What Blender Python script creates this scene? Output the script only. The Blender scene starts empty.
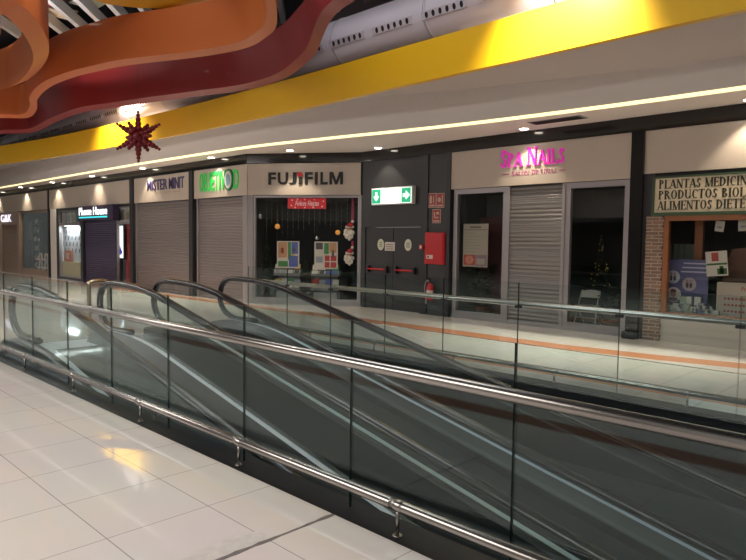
import bpy, math, random
from mathutils import Vector, Matrix
random.seed(7)
PI = math.pi
SC = bpy.context.scene
COL = SC.collection

# ------------------------------------------------------------------ camera
H = 1.75
FOC = 637.38
YAW, PITCH, ROLL = math.radians(44.3826), math.radians(-3.373), math.radians(0.7471)
_cy, _sy = math.cos(YAW), math.sin(YAW)
FWD = Vector((-_sy*math.cos(PITCH), _cy*math.cos(PITCH), math.sin(PITCH)))
_r0 = Vector((_cy, _sy, 0)); _u0 = _r0.cross(FWD)
RGT = _r0*math.cos(ROLL) + _u0*math.sin(ROLL)
UPV = -_r0*math.sin(ROLL) + _u0*math.cos(ROLL)
EYE = Vector((0, 0, H))
cam_data = bpy.data.cameras.new('camera')
cam_data.sensor_width = 36.0
cam_data.lens = FOC*36.0/746.0
cam_data.clip_start = 0.05; cam_data.clip_end = 300
cam = bpy.data.objects.new('camera', cam_data)
COL.objects.link(cam)
cam.matrix_world = Matrix(((RGT.x, UPV.x, -FWD.x, EYE.x), (RGT.y, UPV.y, -FWD.y, EYE.y), (RGT.z, UPV.z, -FWD.z, EYE.z), (0, 0, 0, 1)))
SC.camera = cam

# ------------------------------------------------------------------ exposure, world, lights
vs = SC.view_settings
vs.view_transform = 'Standard'; vs.look = 'None'; vs.gamma = 1.0; vs.use_curve_mapping = False
vs.exposure = 0.40
try:
    SC.cycles.transparent_max_bounces = 64
    SC.cycles.max_bounces = 10
    SC.cycles.glossy_bounces = 5
    SC.cycles.sample_clamp_indirect = 4.0
    SC.cycles.use_denoising = True
except Exception:
    pass
world = bpy.data.worlds.new('world'); SC.world = world
world.use_nodes = True
_bg = world.node_tree.nodes['Background']
_bg.inputs[0].default_value = (1.0, 0.95, 0.92, 1); _bg.inputs[1].default_value = 0.24

def lamp(kind, name, loc, energy, color=(1, .86, .70), target=None, size=1.0, size_y=None, angle=60, blend=.6, radius=.05):
    d = bpy.data.lights.new(name, kind); d.energy = energy; d.color = color
    o = bpy.data.objects.new(name, d); COL.objects.link(o); o.location = loc
    if kind == 'AREA':
        d.size = size
        if size_y: d.shape = 'RECTANGLE'; d.size_y = size_y
    if kind == 'SPOT':
        d.spot_size = math.radians(angle); d.spot_blend = blend; d.shadow_soft_size = radius
    if kind == 'POINT': d.shadow_soft_size = radius
    if target is not None:
        v = Vector(target) - Vector(loc)
        o.rotation_euler = v.to_track_quat('-Z', 'Y').to_euler()
    return o
# the concourse lights: area lights for the unseen lit ceiling on the viewer's side
lamp('AREA', 'concourse_light', (-4, -3.6, 4.9), 540, (1, .93, .88), (-4, -3.0, 0), 10, 3)
lamp('AREA', 'concourse_light_far', (-20, .2, 4.9), 540, (1, .92, .87), (-20, .9, 0), 16, 1.0)
lamp('SPOT', 'roof_fill_light', (-16.5, 4.2, 6.5), 420, (1, .95, .92), (-17.2, 6.4, 8.4), angle=120, blend=.8, radius=.1)  # added to brighten the roof beams, no real fixture behind it
lamp('AREA', 'void_fill_light', (-6, 5.0, 8.2), 330, (.93, .96, 1), (-6, 5.4, 0), 8, 3)  # added fill to brighten the walkways, not a ceiling lamp

# ------------------------------------------------------------------ helpers
def ray(px, py):
    return FWD + RGT*((px-373.0)/FOC) - UPV*((py-280.0)/FOC)
def at_z(px, py, z):
    d = ray(px, py); t = (z-H)/d.z; return EYE + d*t
def at_y(px, py, y):
    d = ray(px, py); t = y/d.y; return EYE + d*t

class Frame:
    """a wall plane: u runs along the wall, v is height, w comes out of the wall"""
    def __init__(s, origin, udir):
        s.o = Vector(origin); s.u = Vector(udir).normalized(); s.n = Vector((s.u.y, -s.u.x, 0))
    def P(s, u, v, w=0): return s.o + s.u*u + Vector((0, 0, v)) + s.n*w
    def px(s, x, y, w=0):
        d = ray(x, y); o = s.o + s.n*w
        t = (o-EYE).dot(s.n)/d.dot(s.n); p = EYE + d*t - o
        return p.dot(s.u), p.z
    def U(s, x, w=0): return s.px(x, 240, w)[0]
FR = Frame((0, 12.05, 0), (1, 0, 0))
FL = Frame((0, 10.26, 0), (1, 0, 0))
_c0 = Vector((-14.98, 10.26, 0)); _c1 = Vector((-12.28, 12.05, 0))
FF = Frame(_c0, _c1-_c0); FLEN = (_c1-_c0).length

MATS = {}
def mat(name, color, rough=.5, metal=0., noise=0., nscale=8., bump=0., emit=0., ecol=None, coat=0., spec=.5):
    if name in MATS: return MATS[name]
    m = bpy.data.materials.new(name); m.use_nodes = True
    nt = m.node_tree; b = nt.nodes['Principled BSDF']
    b.inputs['Base Color'].default_value = (*color, 1); b.inputs['Roughness'].default_value = rough
    b.inputs['Metallic'].default_value = metal
    b.inputs['Specular IOR Level'].default_value = spec
    if coat: b.inputs['Coat Weight'].default_value = coat; b.inputs['Coat Roughness'].default_value = .05
    if emit:
        b.inputs['Emission Color'].default_value = (*(ecol or color), 1); b.inputs['Emission Strength'].default_value = emit
    if noise or bump:
        tc = nt.nodes.new('ShaderNodeTexCoord'); nz = nt.nodes.new('ShaderNodeTexNoise')
        nz.inputs['Scale'].default_value = nscale; nz.inputs['Detail'].default_value = 5
        nt.links.new(tc.outputs['Object'], nz.inputs['Vector'])
        if noise:
            mx = nt.nodes.new('ShaderNodeMix'); mx.data_type = 'RGBA'
            mx.inputs[6].default_value = (*[c*(1-noise) for c in color], 1); mx.inputs[7].default_value = (*[min(1, c*(1+noise)) for c in color], 1)
            nt.links.new(nz.outputs['Fac'], mx.inputs[0]); nt.links.new(mx.outputs[2], b.inputs['Base Color'])
        if bump:
            bp = nt.nodes.new('ShaderNodeBump'); bp.inputs['Strength'].default_value = bump; bp.inputs['Distance'].default_value = .01
            nt.links.new(nz.outputs['Fac'], bp.inputs['Height']); nt.links.new(bp.outputs[0], b.inputs['Normal'])
    MATS[name] = m; return m

def glass_mat(name, tint, f0=.045, fmax=.8):
    m = bpy.data.materials.new(name); m.use_nodes = True; nt = m.node_tree
    for n in list(nt.nodes): nt.nodes.remove(n)
    out = nt.nodes.new('ShaderNodeOutputMaterial'); mix = nt.nodes.new('ShaderNodeMixShader')
    tr = nt.nodes.new('ShaderNodeBsdfTransparent'); tr.inputs[0].default_value = (*tint, 1)
    gl = nt.nodes.new('ShaderNodeBsdfGlossy'); gl.inputs['Roughness'].default_value = .01; gl.inputs[0].default_value = (.84, .98, .97, 1)
    geo = nt.nodes.new('ShaderNodeNewGeometry')
    dot = nt.nodes.new('ShaderNodeVectorMath'); dot.operation = 'DOT_PRODUCT'
    nt.links.new(geo.outputs['Incoming'], dot.inputs[0]); nt.links.new(geo.outputs['Normal'], dot.inputs[1])
    ab = nt.nodes.new('ShaderNodeMath'); ab.operation = 'ABSOLUTE'; nt.links.new(dot.outputs['Value'], ab.inputs[0])
    inv = nt.nodes.new('ShaderNodeMath'); inv.operation = 'SUBTRACT'; inv.inputs[0].default_value = 1; nt.links.new(ab.outputs[0], inv.inputs[1])
    pw = nt.nodes.new('ShaderNodeMath'); pw.operation = 'POWER'; pw.inputs[1].default_value = 5; nt.links.new(inv.outputs[0], pw.inputs[0])
    ma = nt.nodes.new('ShaderNodeMath'); ma.operation = 'MULTIPLY_ADD'; ma.inputs[1].default_value = fmax-f0; ma.inputs[2].default_value = f0
    nt.links.new(pw.outputs[0], ma.inputs[0]); nt.links.new(ma.outputs[0], mix.inputs[0])
    nt.links.new(tr.outputs[0], mix.inputs[1]); nt.links.new(gl.outputs[0], mix.inputs[2]); nt.links.new(mix.outputs[0], out.inputs[0])
    MATS[name] = m; return m

def tile_mat(name, c1, c2, joint, size, ox, oy, rough):
    m = bpy.data.materials.new(name); m.use_nodes = True; nt = m.node_tree; b = nt.nodes['Principled BSDF']
    geo = nt.nodes.new('ShaderNodeNewGeometry'); mp = nt.nodes.new('ShaderNodeMapping'); mp.inputs['Location'].default_value = (ox, oy, 0)
    nt.links.new(geo.outputs['Position'], mp.inputs[0])
    br = nt.nodes.new('ShaderNodeTexBrick'); br.offset = 0; br.squash = 1
    br.inputs['Color1'].default_value = (*c1, 1); br.inputs['Color2'].default_value = (*c2, 1); br.inputs['Mortar'].default_value = (*joint, 1)
    br.inputs['Scale'].default_value = 1; br.inputs['Brick Width'].default_value = size; br.inputs['Row Height'].default_value = size
    br.inputs['Mortar Size'].default_value = .0035; br.inputs['Mortar Smooth'].default_value = .3
    nt.links.new(mp.outputs[0], br.inputs['Vector'])
    nz = nt.nodes.new('ShaderNodeTexNoise'); nz.inputs['Scale'].default_value = .8; nz.inputs['Detail'].default_value = 6
    nt.links.new(geo.outputs['Position'], nz.inputs['Vector'])
    mx = nt.nodes.new('ShaderNodeMix'); mx.data_type = 'RGBA'; mx.blend_type = 'MULTIPLY'; mx.inputs[0].default_value = .18
    nt.links.new(br.outputs['Color'], mx.inputs[6]); nt.links.new(nz.outputs['Color'], mx.inputs[7])
    hs = nt.nodes.new('ShaderNodeHueSaturation'); hs.inputs['Saturation'].default_value = .9
    nt.links.new(mx.outputs[2], hs.inputs['Color']); nt.links.new(hs.outputs[0], b.inputs['Base Color'])
    rr = nt.nodes.new('ShaderNodeMapRange'); rr.inputs['To Min'].default_value = rough*.6; rr.inputs['To Max'].default_value = rough*1.5
    nt.links.new(nz.outputs['Fac'], rr.inputs[0]); nt.links.new(rr.outputs[0], b.inputs['Roughness'])
    n2 = nt.nodes.new('ShaderNodeTexNoise'); n2.inputs['Scale'].default_value = 2.2; nt.links.new(geo.outputs['Position'], n2.inputs['Vector'])
    bp = nt.nodes.new('ShaderNodeBump'); bp.inputs['Strength'].default_value = .025; bp.inputs['Distance'].default_value = .02
    nt.links.new(n2.outputs['Fac'], bp.inputs['Height']); nt.links.new(bp.outputs[0], b.inputs['Normal'])
    MATS[name] = m; return m

def slat_mat(name, c, pitch, metal=.5, rough=.45, depth=.6, dark=.45):
    """roller shutter: horizontal slats by height"""
    m = bpy.data.materials.new(name); m.use_nodes = True; nt = m.node_tree; b = nt.nodes['Principled BSDF']
    geo = nt.nodes.new('ShaderNodeNewGeometry'); sx = nt.nodes.new('ShaderNodeSeparateXYZ'); nt.links.new(geo.outputs['Position'], sx.inputs[0])
    dv = nt.nodes.new('ShaderNodeMath'); dv.operation = 'DIVIDE'; dv.inputs[1].default_value = pitch; nt.links.new(sx.outputs['Z'], dv.inputs[0])
    fr = nt.nodes.new('ShaderNodeMath'); fr.operation = 'FRACT'; nt.links.new(dv.outputs[0], fr.inputs[0])
    rp = nt.nodes.new('ShaderNodeValToRGB'); rp.color_ramp.elements[0].position = 0; rp.color_ramp.elements[0].color = (*[x*dark for x in c], 1)
    rp.color_ramp.elements[1].position = .16; rp.color_ramp.elements[1].color = (*c, 1)
    nt.links.new(fr.outputs[0], rp.inputs[0]); nt.links.new(rp.outputs[0], b.inputs['Base Color'])
    b.inputs['Metallic'].default_value = metal; b.inputs['Roughness'].default_value = rough
    tr = nt.nodes.new('ShaderNodeMath'); tr.operation = 'SINE'
    m2 = nt.nodes.new('ShaderNodeMath'); m2.operation = 'MULTIPLY'; m2.inputs[1].default_value = PI; nt.links.new(fr.outputs[0], m2.inputs[0]); nt.links.new(m2.outputs[0], tr.inputs[0])
    bp = nt.nodes.new('ShaderNodeBump'); bp.inputs['Strength'].default_value = depth; bp.inputs['Distance'].default_value = .02
    nt.links.new(tr.outputs[0], bp.inputs['Height']); nt.links.new(bp.outputs[0], b.inputs['Normal'])
    MATS[name] = m; return m

def brick_mat(name):
    m = bpy.data.materials.new(name); m.use_nodes = True; nt = m.node_tree; b = nt.nodes['Principled BSDF']
    geo = nt.nodes.new('ShaderNodeNewGeometry'); sx = nt.nodes.new('ShaderNodeSeparateXYZ'); cb = nt.nodes.new('ShaderNodeCombineXYZ')
    nt.links.new(geo.outputs['Position'], sx.inputs[0])
    ad = nt.nodes.new('ShaderNodeMath'); ad.operation = 'ADD'; nt.links.new(sx.outputs['X'], ad.inputs[0]); nt.links.new(sx.outputs['Y'], ad.inputs[1])
    nt.links.new(ad.outputs[0], cb.inputs[0]); nt.links.new(sx.outputs['Z'], cb.inputs[1])
    br = nt.nodes.new('ShaderNodeTexBrick'); br.inputs['Scale'].default_value = 1; br.inputs['Brick Width'].default_value = .24; br.inputs['Row Height'].default_value = .065
    br.inputs['Mortar Size'].default_value = .011; br.inputs['Mortar Smooth'].default_value = .4
    br.inputs['Color1'].default_value = (.25, .15, .10, 1); br.inputs['Color2'].default_value = (.17, .11, .08, 1); br.inputs['Mortar'].default_value = (.36, .31, .26, 1)
    nt.links.new(cb.outputs[0], br.inputs['Vector']); nt.links.new(br.outputs['Color'], b.inputs['Base Color'])
    bp = nt.nodes.new('ShaderNodeBump'); bp.invert = True; bp.inputs['Strength'].default_value = .8; bp.inputs['Distance'].default_value = .02
    nt.links.new(br.outputs['Fac'], bp.inputs['Height']); nt.links.new(bp.outputs[0], b.inputs['Normal']); b.inputs['Roughness'].default_value = .85
    MATS[name] = m; return m

def wood_mat(name, c1, c2, rough=.45, axis=(1, 14, 14)):
    m = bpy.data.materials.new(name); m.use_nodes = True; nt = m.node_tree; b = nt.nodes['Principled BSDF']
    tc = nt.nodes.new('ShaderNodeTexCoord'); mp = nt.nodes.new('ShaderNodeMapping'); mp.inputs['Scale'].default_value = axis
    nz = nt.nodes.new('ShaderNodeTexNoise'); nz.inputs['Scale'].default_value = 3; nz.inputs['Detail'].default_value = 6
    mx = nt.nodes.new('ShaderNodeMix'); mx.data_type = 'RGBA'; mx.inputs[6].default_value = (*c1, 1); mx.inputs[7].default_value = (*c2, 1)
    nt.links.new(tc.outputs['Object'], mp.inputs[0]); nt.links.new(mp.outputs[0], nz.inputs['Vector']); nt.links.new(nz.outputs['Fac'], mx.inputs[0])
    nt.links.new(mx.outputs[2], b.inputs['Base Color']); b.inputs['Roughness'].default_value = rough
    MATS[name] = m; return m

class MB:
    def __init__(s): s.v = []; s.f = []; s.m = []; s.s = []
    def quad(s, pts, mi=0, smooth=False):
        n = len(s.v); s.v += [Vector(p) for p in pts]; s.f.append(tuple(range(n, n+len(pts)))); s.m.append(mi); s.s.append(smooth)
    def hexa(s, p, mi=0, side=None):
        """p: 8 points, bottom 4 ccw then top 4"""
        n = len(s.v); s.v += [Vector(q) for q in p]
        for k, f in enumerate(((3, 2, 1, 0), (4, 5, 6, 7), (0, 1, 5, 4), (1, 2, 6, 5), (2, 3, 7, 6), (3, 0, 4, 7))):
            s.f.append(tuple(n+i for i in f)); s.m.append(mi if side is None else side[k]); s.s.append(False)
        return s
    def box(s, x0, x1, y0, y1, z0, z1, mi=0, side=None):
        return s.hexa([(x0, y0, z0), (x1, y0, z0), (x1, y1, z0), (x0, y1, z0), (x0, y0, z1), (x1, y0, z1), (x1, y1, z1), (x0, y1, z1)], mi, side)
    def fbox(s, F, u0, u1, v0, v1, w0, w1, mi=0, side=None):
        return s.hexa([F.P(u0, v0, w1), F.P(u1, v0, w1), F.P(u1, v0, w0), F.P(u0, v0, w0), F.P(u0, v1, w1), F.P(u1, v1, w1), F.P(u1, v1, w0), F.P(u0, v1, w0)], mi, side)
    def tube(s, path, r, n=10, mi=0, cap=True, closed=False):
        pts = [Vector(p) for p in path]; L = len(pts); base = len(s.v); up = None
        for i, p in enumerate(pts):
            if closed: t = pts[(i+1) % L]-pts[i-1]
            else: t = pts[min(i+1, L-1)]-pts[max(i-1, 0)]
            t.normalize()
            if up is None:
                up = Vector((0, 0, 1)) if abs(t.z) < .9 else Vector((1, 0, 0))
            a = up-t*up.dot(t)
            if a.length < 1e-4: a = t.orthogonal()
            a.normalize(); b = t.cross(a); up = a
            rr = r[i] if isinstance(r, (list, tuple)) else r
            for k in range(n):
                an = 2*PI*k/n; s.v.append(p+a*(rr*math.cos(an))+b*(rr*math.sin(an)))
        for i in range(L if closed else L-1):
            j = (i+1) % L
            for k in range(n):
                k2 = (k+1) % n
                s.f.append((base+i*n+k, base+i*n+k2, base+j*n+k2, base+j*n+k)); s.m.append(mi); s.s.append(True)
        if cap and not closed:
            s.f.append(tuple(base+k for k in range(n-1, -1, -1))); s.m.append(mi); s.s.append(False)
            s.f.append(tuple(base+(L-1)*n+k for k in range(n))); s.m.append(mi); s.s.append(False)
        return s
    def sweep(s, rings, mi=0, smooth=False, closed_ring=True, cap=True, mis=None):
        """rings: list of point lists of equal length"""
        base = len(s.v); n = len(rings[0])
        for r in rings: s.v += [Vector(p) for p in r]
        for i in range(len(rings)-1):
            for k in range(n if closed_ring else n-1):
                k2 = (k+1) % n
                s.f.append((base+i*n+k, base+i*n+k2, base+(i+1)*n+k2, base+(i+1)*n+k)); s.m.append(mis[k] if mis else mi); s.s.append(smooth)
        if cap and closed_ring:
            s.f.append(tuple(base+k for k in range(n-1, -1, -1))); s.m.append(mi); s.s.append(False)
            s.f.append(tuple(base+(len(rings)-1)*n+k for k in range(n))); s.m.append(mi); s.s.append(False)
        return s
    def prism(s, pts2, place, d0, d1, mi=0, mside=None, smooth=False):
        """pts2: outline [(a,b)], place(a,b,d) -> point"""
        n = len(pts2); b = len(s.v)
        for d in (d0, d1): s.v += [Vector(place(p[0], p[1], d)) for p in pts2]
        s.f.append(tuple(b+i for i in range(n-1, -1, -1))); s.m.append(mi); s.s.append(False)
        s.f.append(tuple(b+n+i for i in range(n))); s.m.append(mi); s.s.append(False)
        for i in range(n):
            j = (i+1) % n
            s.f.append((b+i, b+j, b+n+j, b+n+i)); s.m.append(mi if mside is None else mside); s.s.append(smooth)
        return s
    def lathe(s, c, prof, n=20, mi=0, axis='z'):
        c = Vector(c); b = len(s.v)
        for (r, h) in prof:
            for k in range(n):
                a = 2*PI*k/n
                q = (r*math.cos(a), r*math.sin(a), h)
                if axis == 'y': q = (q[0], -q[2], q[1])
                s.v.append(c+Vector(q))
        for i in range(len(prof)-1):
            for k in range(n):
                k2 = (k+1) % n
                s.f.append((b+i*n+k, b+i*n+k2, b+(i+1)*n+k2, b+(i+1)*n+k)); s.m.append(mi); s.s.append(True)
        s.f.append(tuple(b+k for k in range(n-1, -1, -1))); s.m.append(mi); s.s.append(False)
        s.f.append(tuple(b+(len(prof)-1)*n+k for k in range(n))); s.m.append(mi); s.s.append(False)
        return s
    def ball(s, c, r, mi=0, n=10, sc=(1, 1, 1)):
        c = Vector(c); b = len(s.v); m = max(4, n//2)
        for i in range(m+1):
            th = PI*i/m
            for k in range(n):
                a = 2*PI*k/n
                s.v.append(c+Vector((r*sc[0]*math.sin(th)*math.cos(a), r*sc[1]*math.sin(th)*math.sin(a), r*sc[2]*math.cos(th))))
        for i in range(m):
            for k in range(n):
                k2 = (k+1) % n
                s.f.append((b+i*n+k, b+(i+1)*n+k, b+(i+1)*n+k2, b+i*n+k2)); s.m.append(mi); s.s.append(True)
        return s
    def build(s, name, mats, parent=None, origin=None, bevel=0):
        if not isinstance(mats, (list, tuple)): mats = [mats]
        if parent is not None:
            o0 = Vector((0, 0, 0)); p = parent
            while p is not None: o0 += p.location; p = p.parent
            loc = Vector((0, 0, 0))
        else:
            if origin is None:
                xs = [v.x for v in s.v]; ys = [v.y for v in s.v]; zs = [v.z for v in s.v]
                origin = ((min(xs)+max(xs))/2, (min(ys)+max(ys))/2, min(zs))
            o0 = Vector(origin); loc = o0
        me = bpy.data.meshes.new(name)
        me.from_pydata([tuple(v-o0) for v in s.v], [], s.f)
        for m in mats: me.materials.append(m)
        me.polygons.foreach_set('material_index', s.m); me.polygons.foreach_set('use_smooth', s.s)
        me.validate(); me.update()
        o = bpy.data.objects.new(name, me); COL.objects.link(o); o.location = loc
        if parent is not None: o.parent = parent
        if bevel:
            bv = o.modifiers.new('bevel', 'BEVEL'); bv.width = bevel; bv.segments = 2; bv.limit_method = 'ANGLE'
        return o

def tag(o, label, cat, group=None, kind=None):
    o['label'] = label; o['category'] = cat
    if group: o['group'] = group
    if kind: o['kind'] = kind
    return o
def thing(name, loc, label, cat, group=None):
    o = bpy.data.objects.new(name, None); COL.objects.link(o); o.location = loc; o.empty_display_size = .1
    return tag(o, label, cat, group)
def struct(o, label=None):
    o['kind'] = 'structure'
    if label: o['label'] = label
    return o
def copy_tree(o, parent=None):
    c = o.copy(); COL.objects.link(c)
    if parent is not None: c.parent = parent
    for ch in list(o.children): copy_tree(ch, c)
    return c

def text_mb(body, F, u0, u1, v0, v1, w0, depth, bold=0., mb=None, mi=0, shear=0):
    cu = bpy.data.curves.new('lettering', 'FONT'); cu.body = body; cu.size = 1; cu.extrude = .5; cu.offset = bold; cu.resolution_u = 3; cu.shear = shear
    ob = bpy.data.objects.new('lettering', cu); COL.objects.link(ob)
    bpy.context.view_layer.update()
    me = bpy.data.meshes.new_from_object(ob.evaluated_get(bpy.context.evaluated_depsgraph_get()))
    bpy.data.objects.remove(ob); bpy.data.curves.remove(cu)
    xs = [v.co.x for v in me.vertices]; ys = [v.co.y for v in me.vertices]
    x0, x1, y0, y1 = min(xs), max(xs), min(ys), max(ys)
    mb = mb or MB(); b = len(mb.v)
    for v in me.vertices:
        mb.v.append(F.P(u0+(v.co.x-x0)/(x1-x0)*(u1-u0), v0+(v.co.y-y0)/(y1-y0)*(v1-v0), w0+(v.co.z+.5)*depth))
    for p in me.polygons:
        mb.f.append(tuple(b+i for i in p.vertices)); mb.m.append(mi); mb.s.append(False)
    bpy.data.meshes.remove(me)
    return mb

# serif lettering: v = thick stem, h = thin bar, d = diagonal, a = arc, s = foot serif
SER = {
 'P': (.62, ['v .14', 's .14 0', 's .14 1', 'a .14 .75 .42 .25 -90 90']),
 'L': (.60, ['v .14', 's .14 0', 's .14 1', 'h .14 .58 .03', 't .56 0 .2']),
 'A': (.72, ['D .04 0 .36 1 .06', 'D .66 0 .36 1 .15', 'h .14 .54 .34', 's .06 0', 's .64 0']),
 'N': (.78, ['w .12 .07', 'w .66 .07', 'D .66 0 .12 1 .15', 's .12 0', 's .66 1', 's .10 1']),
 'T': (.66, ['V .33', 's .33 0', 'h .02 .64 .97', 't .03 .8 1', 't .63 .8 1']),
 'S': (.52, ['a .27 .74 .20 .26 20 270', 'a .26 .25 .22 .26 -160 90', 't .46 .72 .92', 't .05 .08 .28']),
 'M': (.92, ['w .12 .07', 'V .80', 'D .44 0 .12 1 .15', 'D .44 0 .80 1 .06', 's .12 0', 's .80 0', 's .10 1', 's .82 1']),
 'E': (.58, ['v .14', 's .14 0', 's .14 1', 'h .14 .54 .97', 'h .14 .54 .03', 'h .14 .46 .52', 't .53 .78 1', 't .55 0 .22', 't .45 .42 .62']),
 'D': (.72, ['v .14', 's .14 0', 's .14 1', 'a .14 .5 .54 .5 -90 90']),
 'I': (.30, ['V .15', 's .15 0', 's .15 1']),
 'C': (.66, ['a .36 .5 .33 .5 50 310', 't .58 .70 .95']),
 'O': (.74, ['a .37 .5 .35 .5 0 360']),
 'R': (.70, ['v .14', 's .14 0', 's .14 1', 'a .14 .76 .40 .24 -90 90', 'D .62 0 .34 .52 .15', 's .62 0']),
 'U': (.74, ['q .14', 'w .62 .07', 'a .375 .3 .305 .3 180 360', 's .14 1', 's .62 1']),
 'B': (.64, ['v .14', 's .14 0', 's .14 1', 'a .14 .76 .36 .24 -90 90', 'a .14 .26 .44 .26 -90 90']),
 'G': (.72, ['a .36 .5 .33 .5 50 330', 't .64 .05 .42', 'h .48 .70 .42', 't .58 .72 .95']),
 ' ': (.34, []),
}
def serif_mb(body, F, u0, u1, v0, v1, w0, depth, mb=None, mi=0, small=None, weight=1.0):
    """small: height factor for letters that are not initials"""
    mb = mb or MB()
    tot = 0; items = []; first = True
    for ch in body:
        base = {'Ñ': 'N', 'Ó': 'O', 'É': 'E'}.get(ch, ch)
        k = 1.0 if (small is None or first) else small
        wd = SER[base][0]*k
        items.append((ch, base, tot, k)); tot += wd+.06*k
        first = ch == ' '
    sx = (u1-u0)/tot; hh = v1-v0
    def place(a, b, d): return F.P(u0+a*sx, v0+b*hh, w0+d)
    def rect(x0, x1, y0, y1): mb.prism([(x0, y0), (x1, y0), (x1, y1), (x0, y1)], place, 0, depth, mi)
    for ch, base, ox, k in items:
        for op in SER[base][1]:
            p = op.split(); c = p[0]; q = [float(t) for t in p[1:]]
            X = lambda t: ox+t*k
            T = .15*weight*k; t_ = .055*weight*k
            if c == 'v' or c == 'V': rect(X(q[0])-T/2, X(q[0])+T/2, 0, k)
            elif c == 'w': rect(X(q[0])-t_/2-.005, X(q[0])+t_/2+.005, 0, k)
            elif c == 'q': rect(X(q[0])-T/2, X(q[0])+T/2, .3*k, k)
            elif c == 'h': rect(X(q[0]), X(q[1]), q[2]*k-t_/2, q[2]*k+t_/2)
            elif c == 't': rect(X(q[0])-t_/2, X(q[0])+t_/2, q[1]*k, q[2]*k)
            elif c == 's': rect(X(q[0])-.15*k, X(q[0])+.15*k, (0 if q[1] == 0 else k-.05*k), (.05*k if q[1] == 0 else k))
            elif c == 'D':
                w_ = q[4]*weight*k/2
                mb.prism([(X(q[0])-w_, q[1]*k), (X(q[0])+w_, q[1]*k), (X(q[2])+w_, q[3]*k), (X(q[2])-w_, q[3]*k)][::1 if q[3] > q[1] else -1], place, 0, depth, mi)
            elif c == 'a':
                n = 14; o = []; i_ = []
                for j in range(n+1):
                    an = math.radians(q[4]+(q[5]-q[4])*j/n)
                    o.append((X(q[0])+q[2]*k*math.cos(an), (q[1]+q[3]*math.sin(an))*k))
                    i_.append((X(q[0])+(q[2]*k-T*.95)*math.cos(an), (q[1]*k+(q[3]*k-t_)*math.sin(an))))
                for j in range(n): mb.prism([o[j], o[j+1], i_[j+1], i_[j]], place, 0, depth, mi)
        if ch == 'Ñ': rect(ox+.2*k, ox+.6*k, k*1.08, k*1.16)
        if ch in 'ÓÉ': mb.prism([(ox+.28*k, k*1.06), (ox+.38*k, k*1.06), (ox+.52*k, k*1.22), (ox+.40*k, k*1.22)], place, 0, depth, mi)
    return mb

def serif_words(body, F, u0, u1, v0, v1, w0, depth, small=None, weight=1.0):
    def wid(t):
        tot = 0; first = True
        for ch in t:
            k = 1.0 if (small is None or first) else small
            tot += (SER[{'Ñ': 'N', 'Ó': 'O', 'É': 'E'}.get(ch, ch)][0]+.06)*k; first = ch == ' '
        return tot
    tot = wid(body); pos = 0; out = []
    for wd_ in body.split(' '):
        a = wid(body[:pos]); b = wid(body[:pos+len(wd_)])
        out.append(serif_mb(wd_, F, u0+(u1-u0)*a/tot, u0+(u1-u0)*b/tot, v0, v1, w0, depth, small=small, weight=weight)); pos += len(wd_)+1
    return out

# ------------------------------------------------------------------ materials
FLOOR = tile_mat('polished_tile', (.72, .66, .61), (.70, .645, .595), (.30, .27, .25), .67, -(-2.97) % .67, -(1.52) % .67, .038)
STRIPE = mat('orange_tile', (.60, .27, .15), .08, noise=.1)
GLASS = glass_mat('balustrade_glass', (.935, .975, .965), .042)
SHOPGLASS = glass_mat('shop_glass', (.96, .97, .965), .03, .45)
WGLASS = glass_mat('walkway_glass', (.93, .97, .965), .022, .6)
GEDGE = mat('glass_edge', (.012, .03, .027), .15)
STEEL = mat('brushed_steel', (.40, .375, .35), .27, 1.0, noise=.06, nscale=30)
STEEL3 = mat('pale_steel', (.66, .65, .64), .33, 1.0)
STEEL2 = mat('cool_steel', (.74, .79, .88), .40, .35, noise=.05, nscale=40)
RUBBER = mat('black_rubber', (.012, .012, .013), .25)
NAVY = mat('dark_fascia', (.006, .007, .011), .5, spec=.25)
BLACKM = mat('black_metal', (.018, .018, .021), .42)
FRIEZE = mat('gloss_black', (.012, .012, .013), .12)
DOORM = mat('charcoal_paint', (.022, .023, .027), .45, noise=.08)
SIGNP = mat('beige_panel', (.49, .43, .37), .55, noise=.04, nscale=2)
SOFFIT = mat('soffit_paint', (.85, .80, .76), .7)
RISER = mat('cream_paint', (.78, .73, .70), .65)
UPPER = mat('upper_soffit_shaded', (.55, .51, .50), .7)  # soffit paint darkened: the shade up there is put into the colour
YEL = mat('yellow_laminate', (.82, .47, .012), .34, coat=.15)
RED = mat('red_laminate', (.25, .022, .024), .34, coat=.12)
ORA = mat('orange_laminate', (.55, .145, .04), .40, coat=.08)
YEL2 = mat('amber_laminate', (.66, .33, .02), .30)
DUCT = mat('duct_metal', (.60, .55, .61), .5, .1)
HOLE = mat('dark_hole', (.01, .01, .012), .8)
BEAM = mat('roof_beam_paint', (.50, .50, .53), .5)
ROOFG = mat('night_glass', (.01, .012, .016), .15)
ALU = mat('aluminium_frame', (.33, .31, .32), .42, .6)
SH1 = slat_mat('shutter_grey', (.25, .225, .225), .085)
SH2 = slat_mat('shutter_silver', (.24, .235, .235), .10)
SH3 = slat_mat('shutter_purple', (.085, .07, .14), .09, .3)
SH4 = slat_mat('shutter_tan', (.34, .25, .18), .08, .2)
WHITE = mat('white_paint', (.75, .72, .68), .5)
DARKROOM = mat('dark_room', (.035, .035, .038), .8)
DIMROOM = mat('dim_room', (.12, .115, .12), .8)
REDP = mat('red_paint', (.50, .02, .025), .3)
LAMPW = mat('lamp_white', (1, .95, .85), emit=14, ecol=(1, .90, .74))
LEDY = mat('led_strip', (1, .9, .6), emit=1.1, ecol=(1, .84, .42))
LITW = mat('lit_white', (1, 1, 1), emit=1.1, ecol=(.95, 1, .97))
GREENL = mat('lit_green', (.02, .45, .22), emit=.35, ecol=(.03, .65, .32))
PAPER = mat('paper', (.62, .58, .52), .7)
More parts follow.
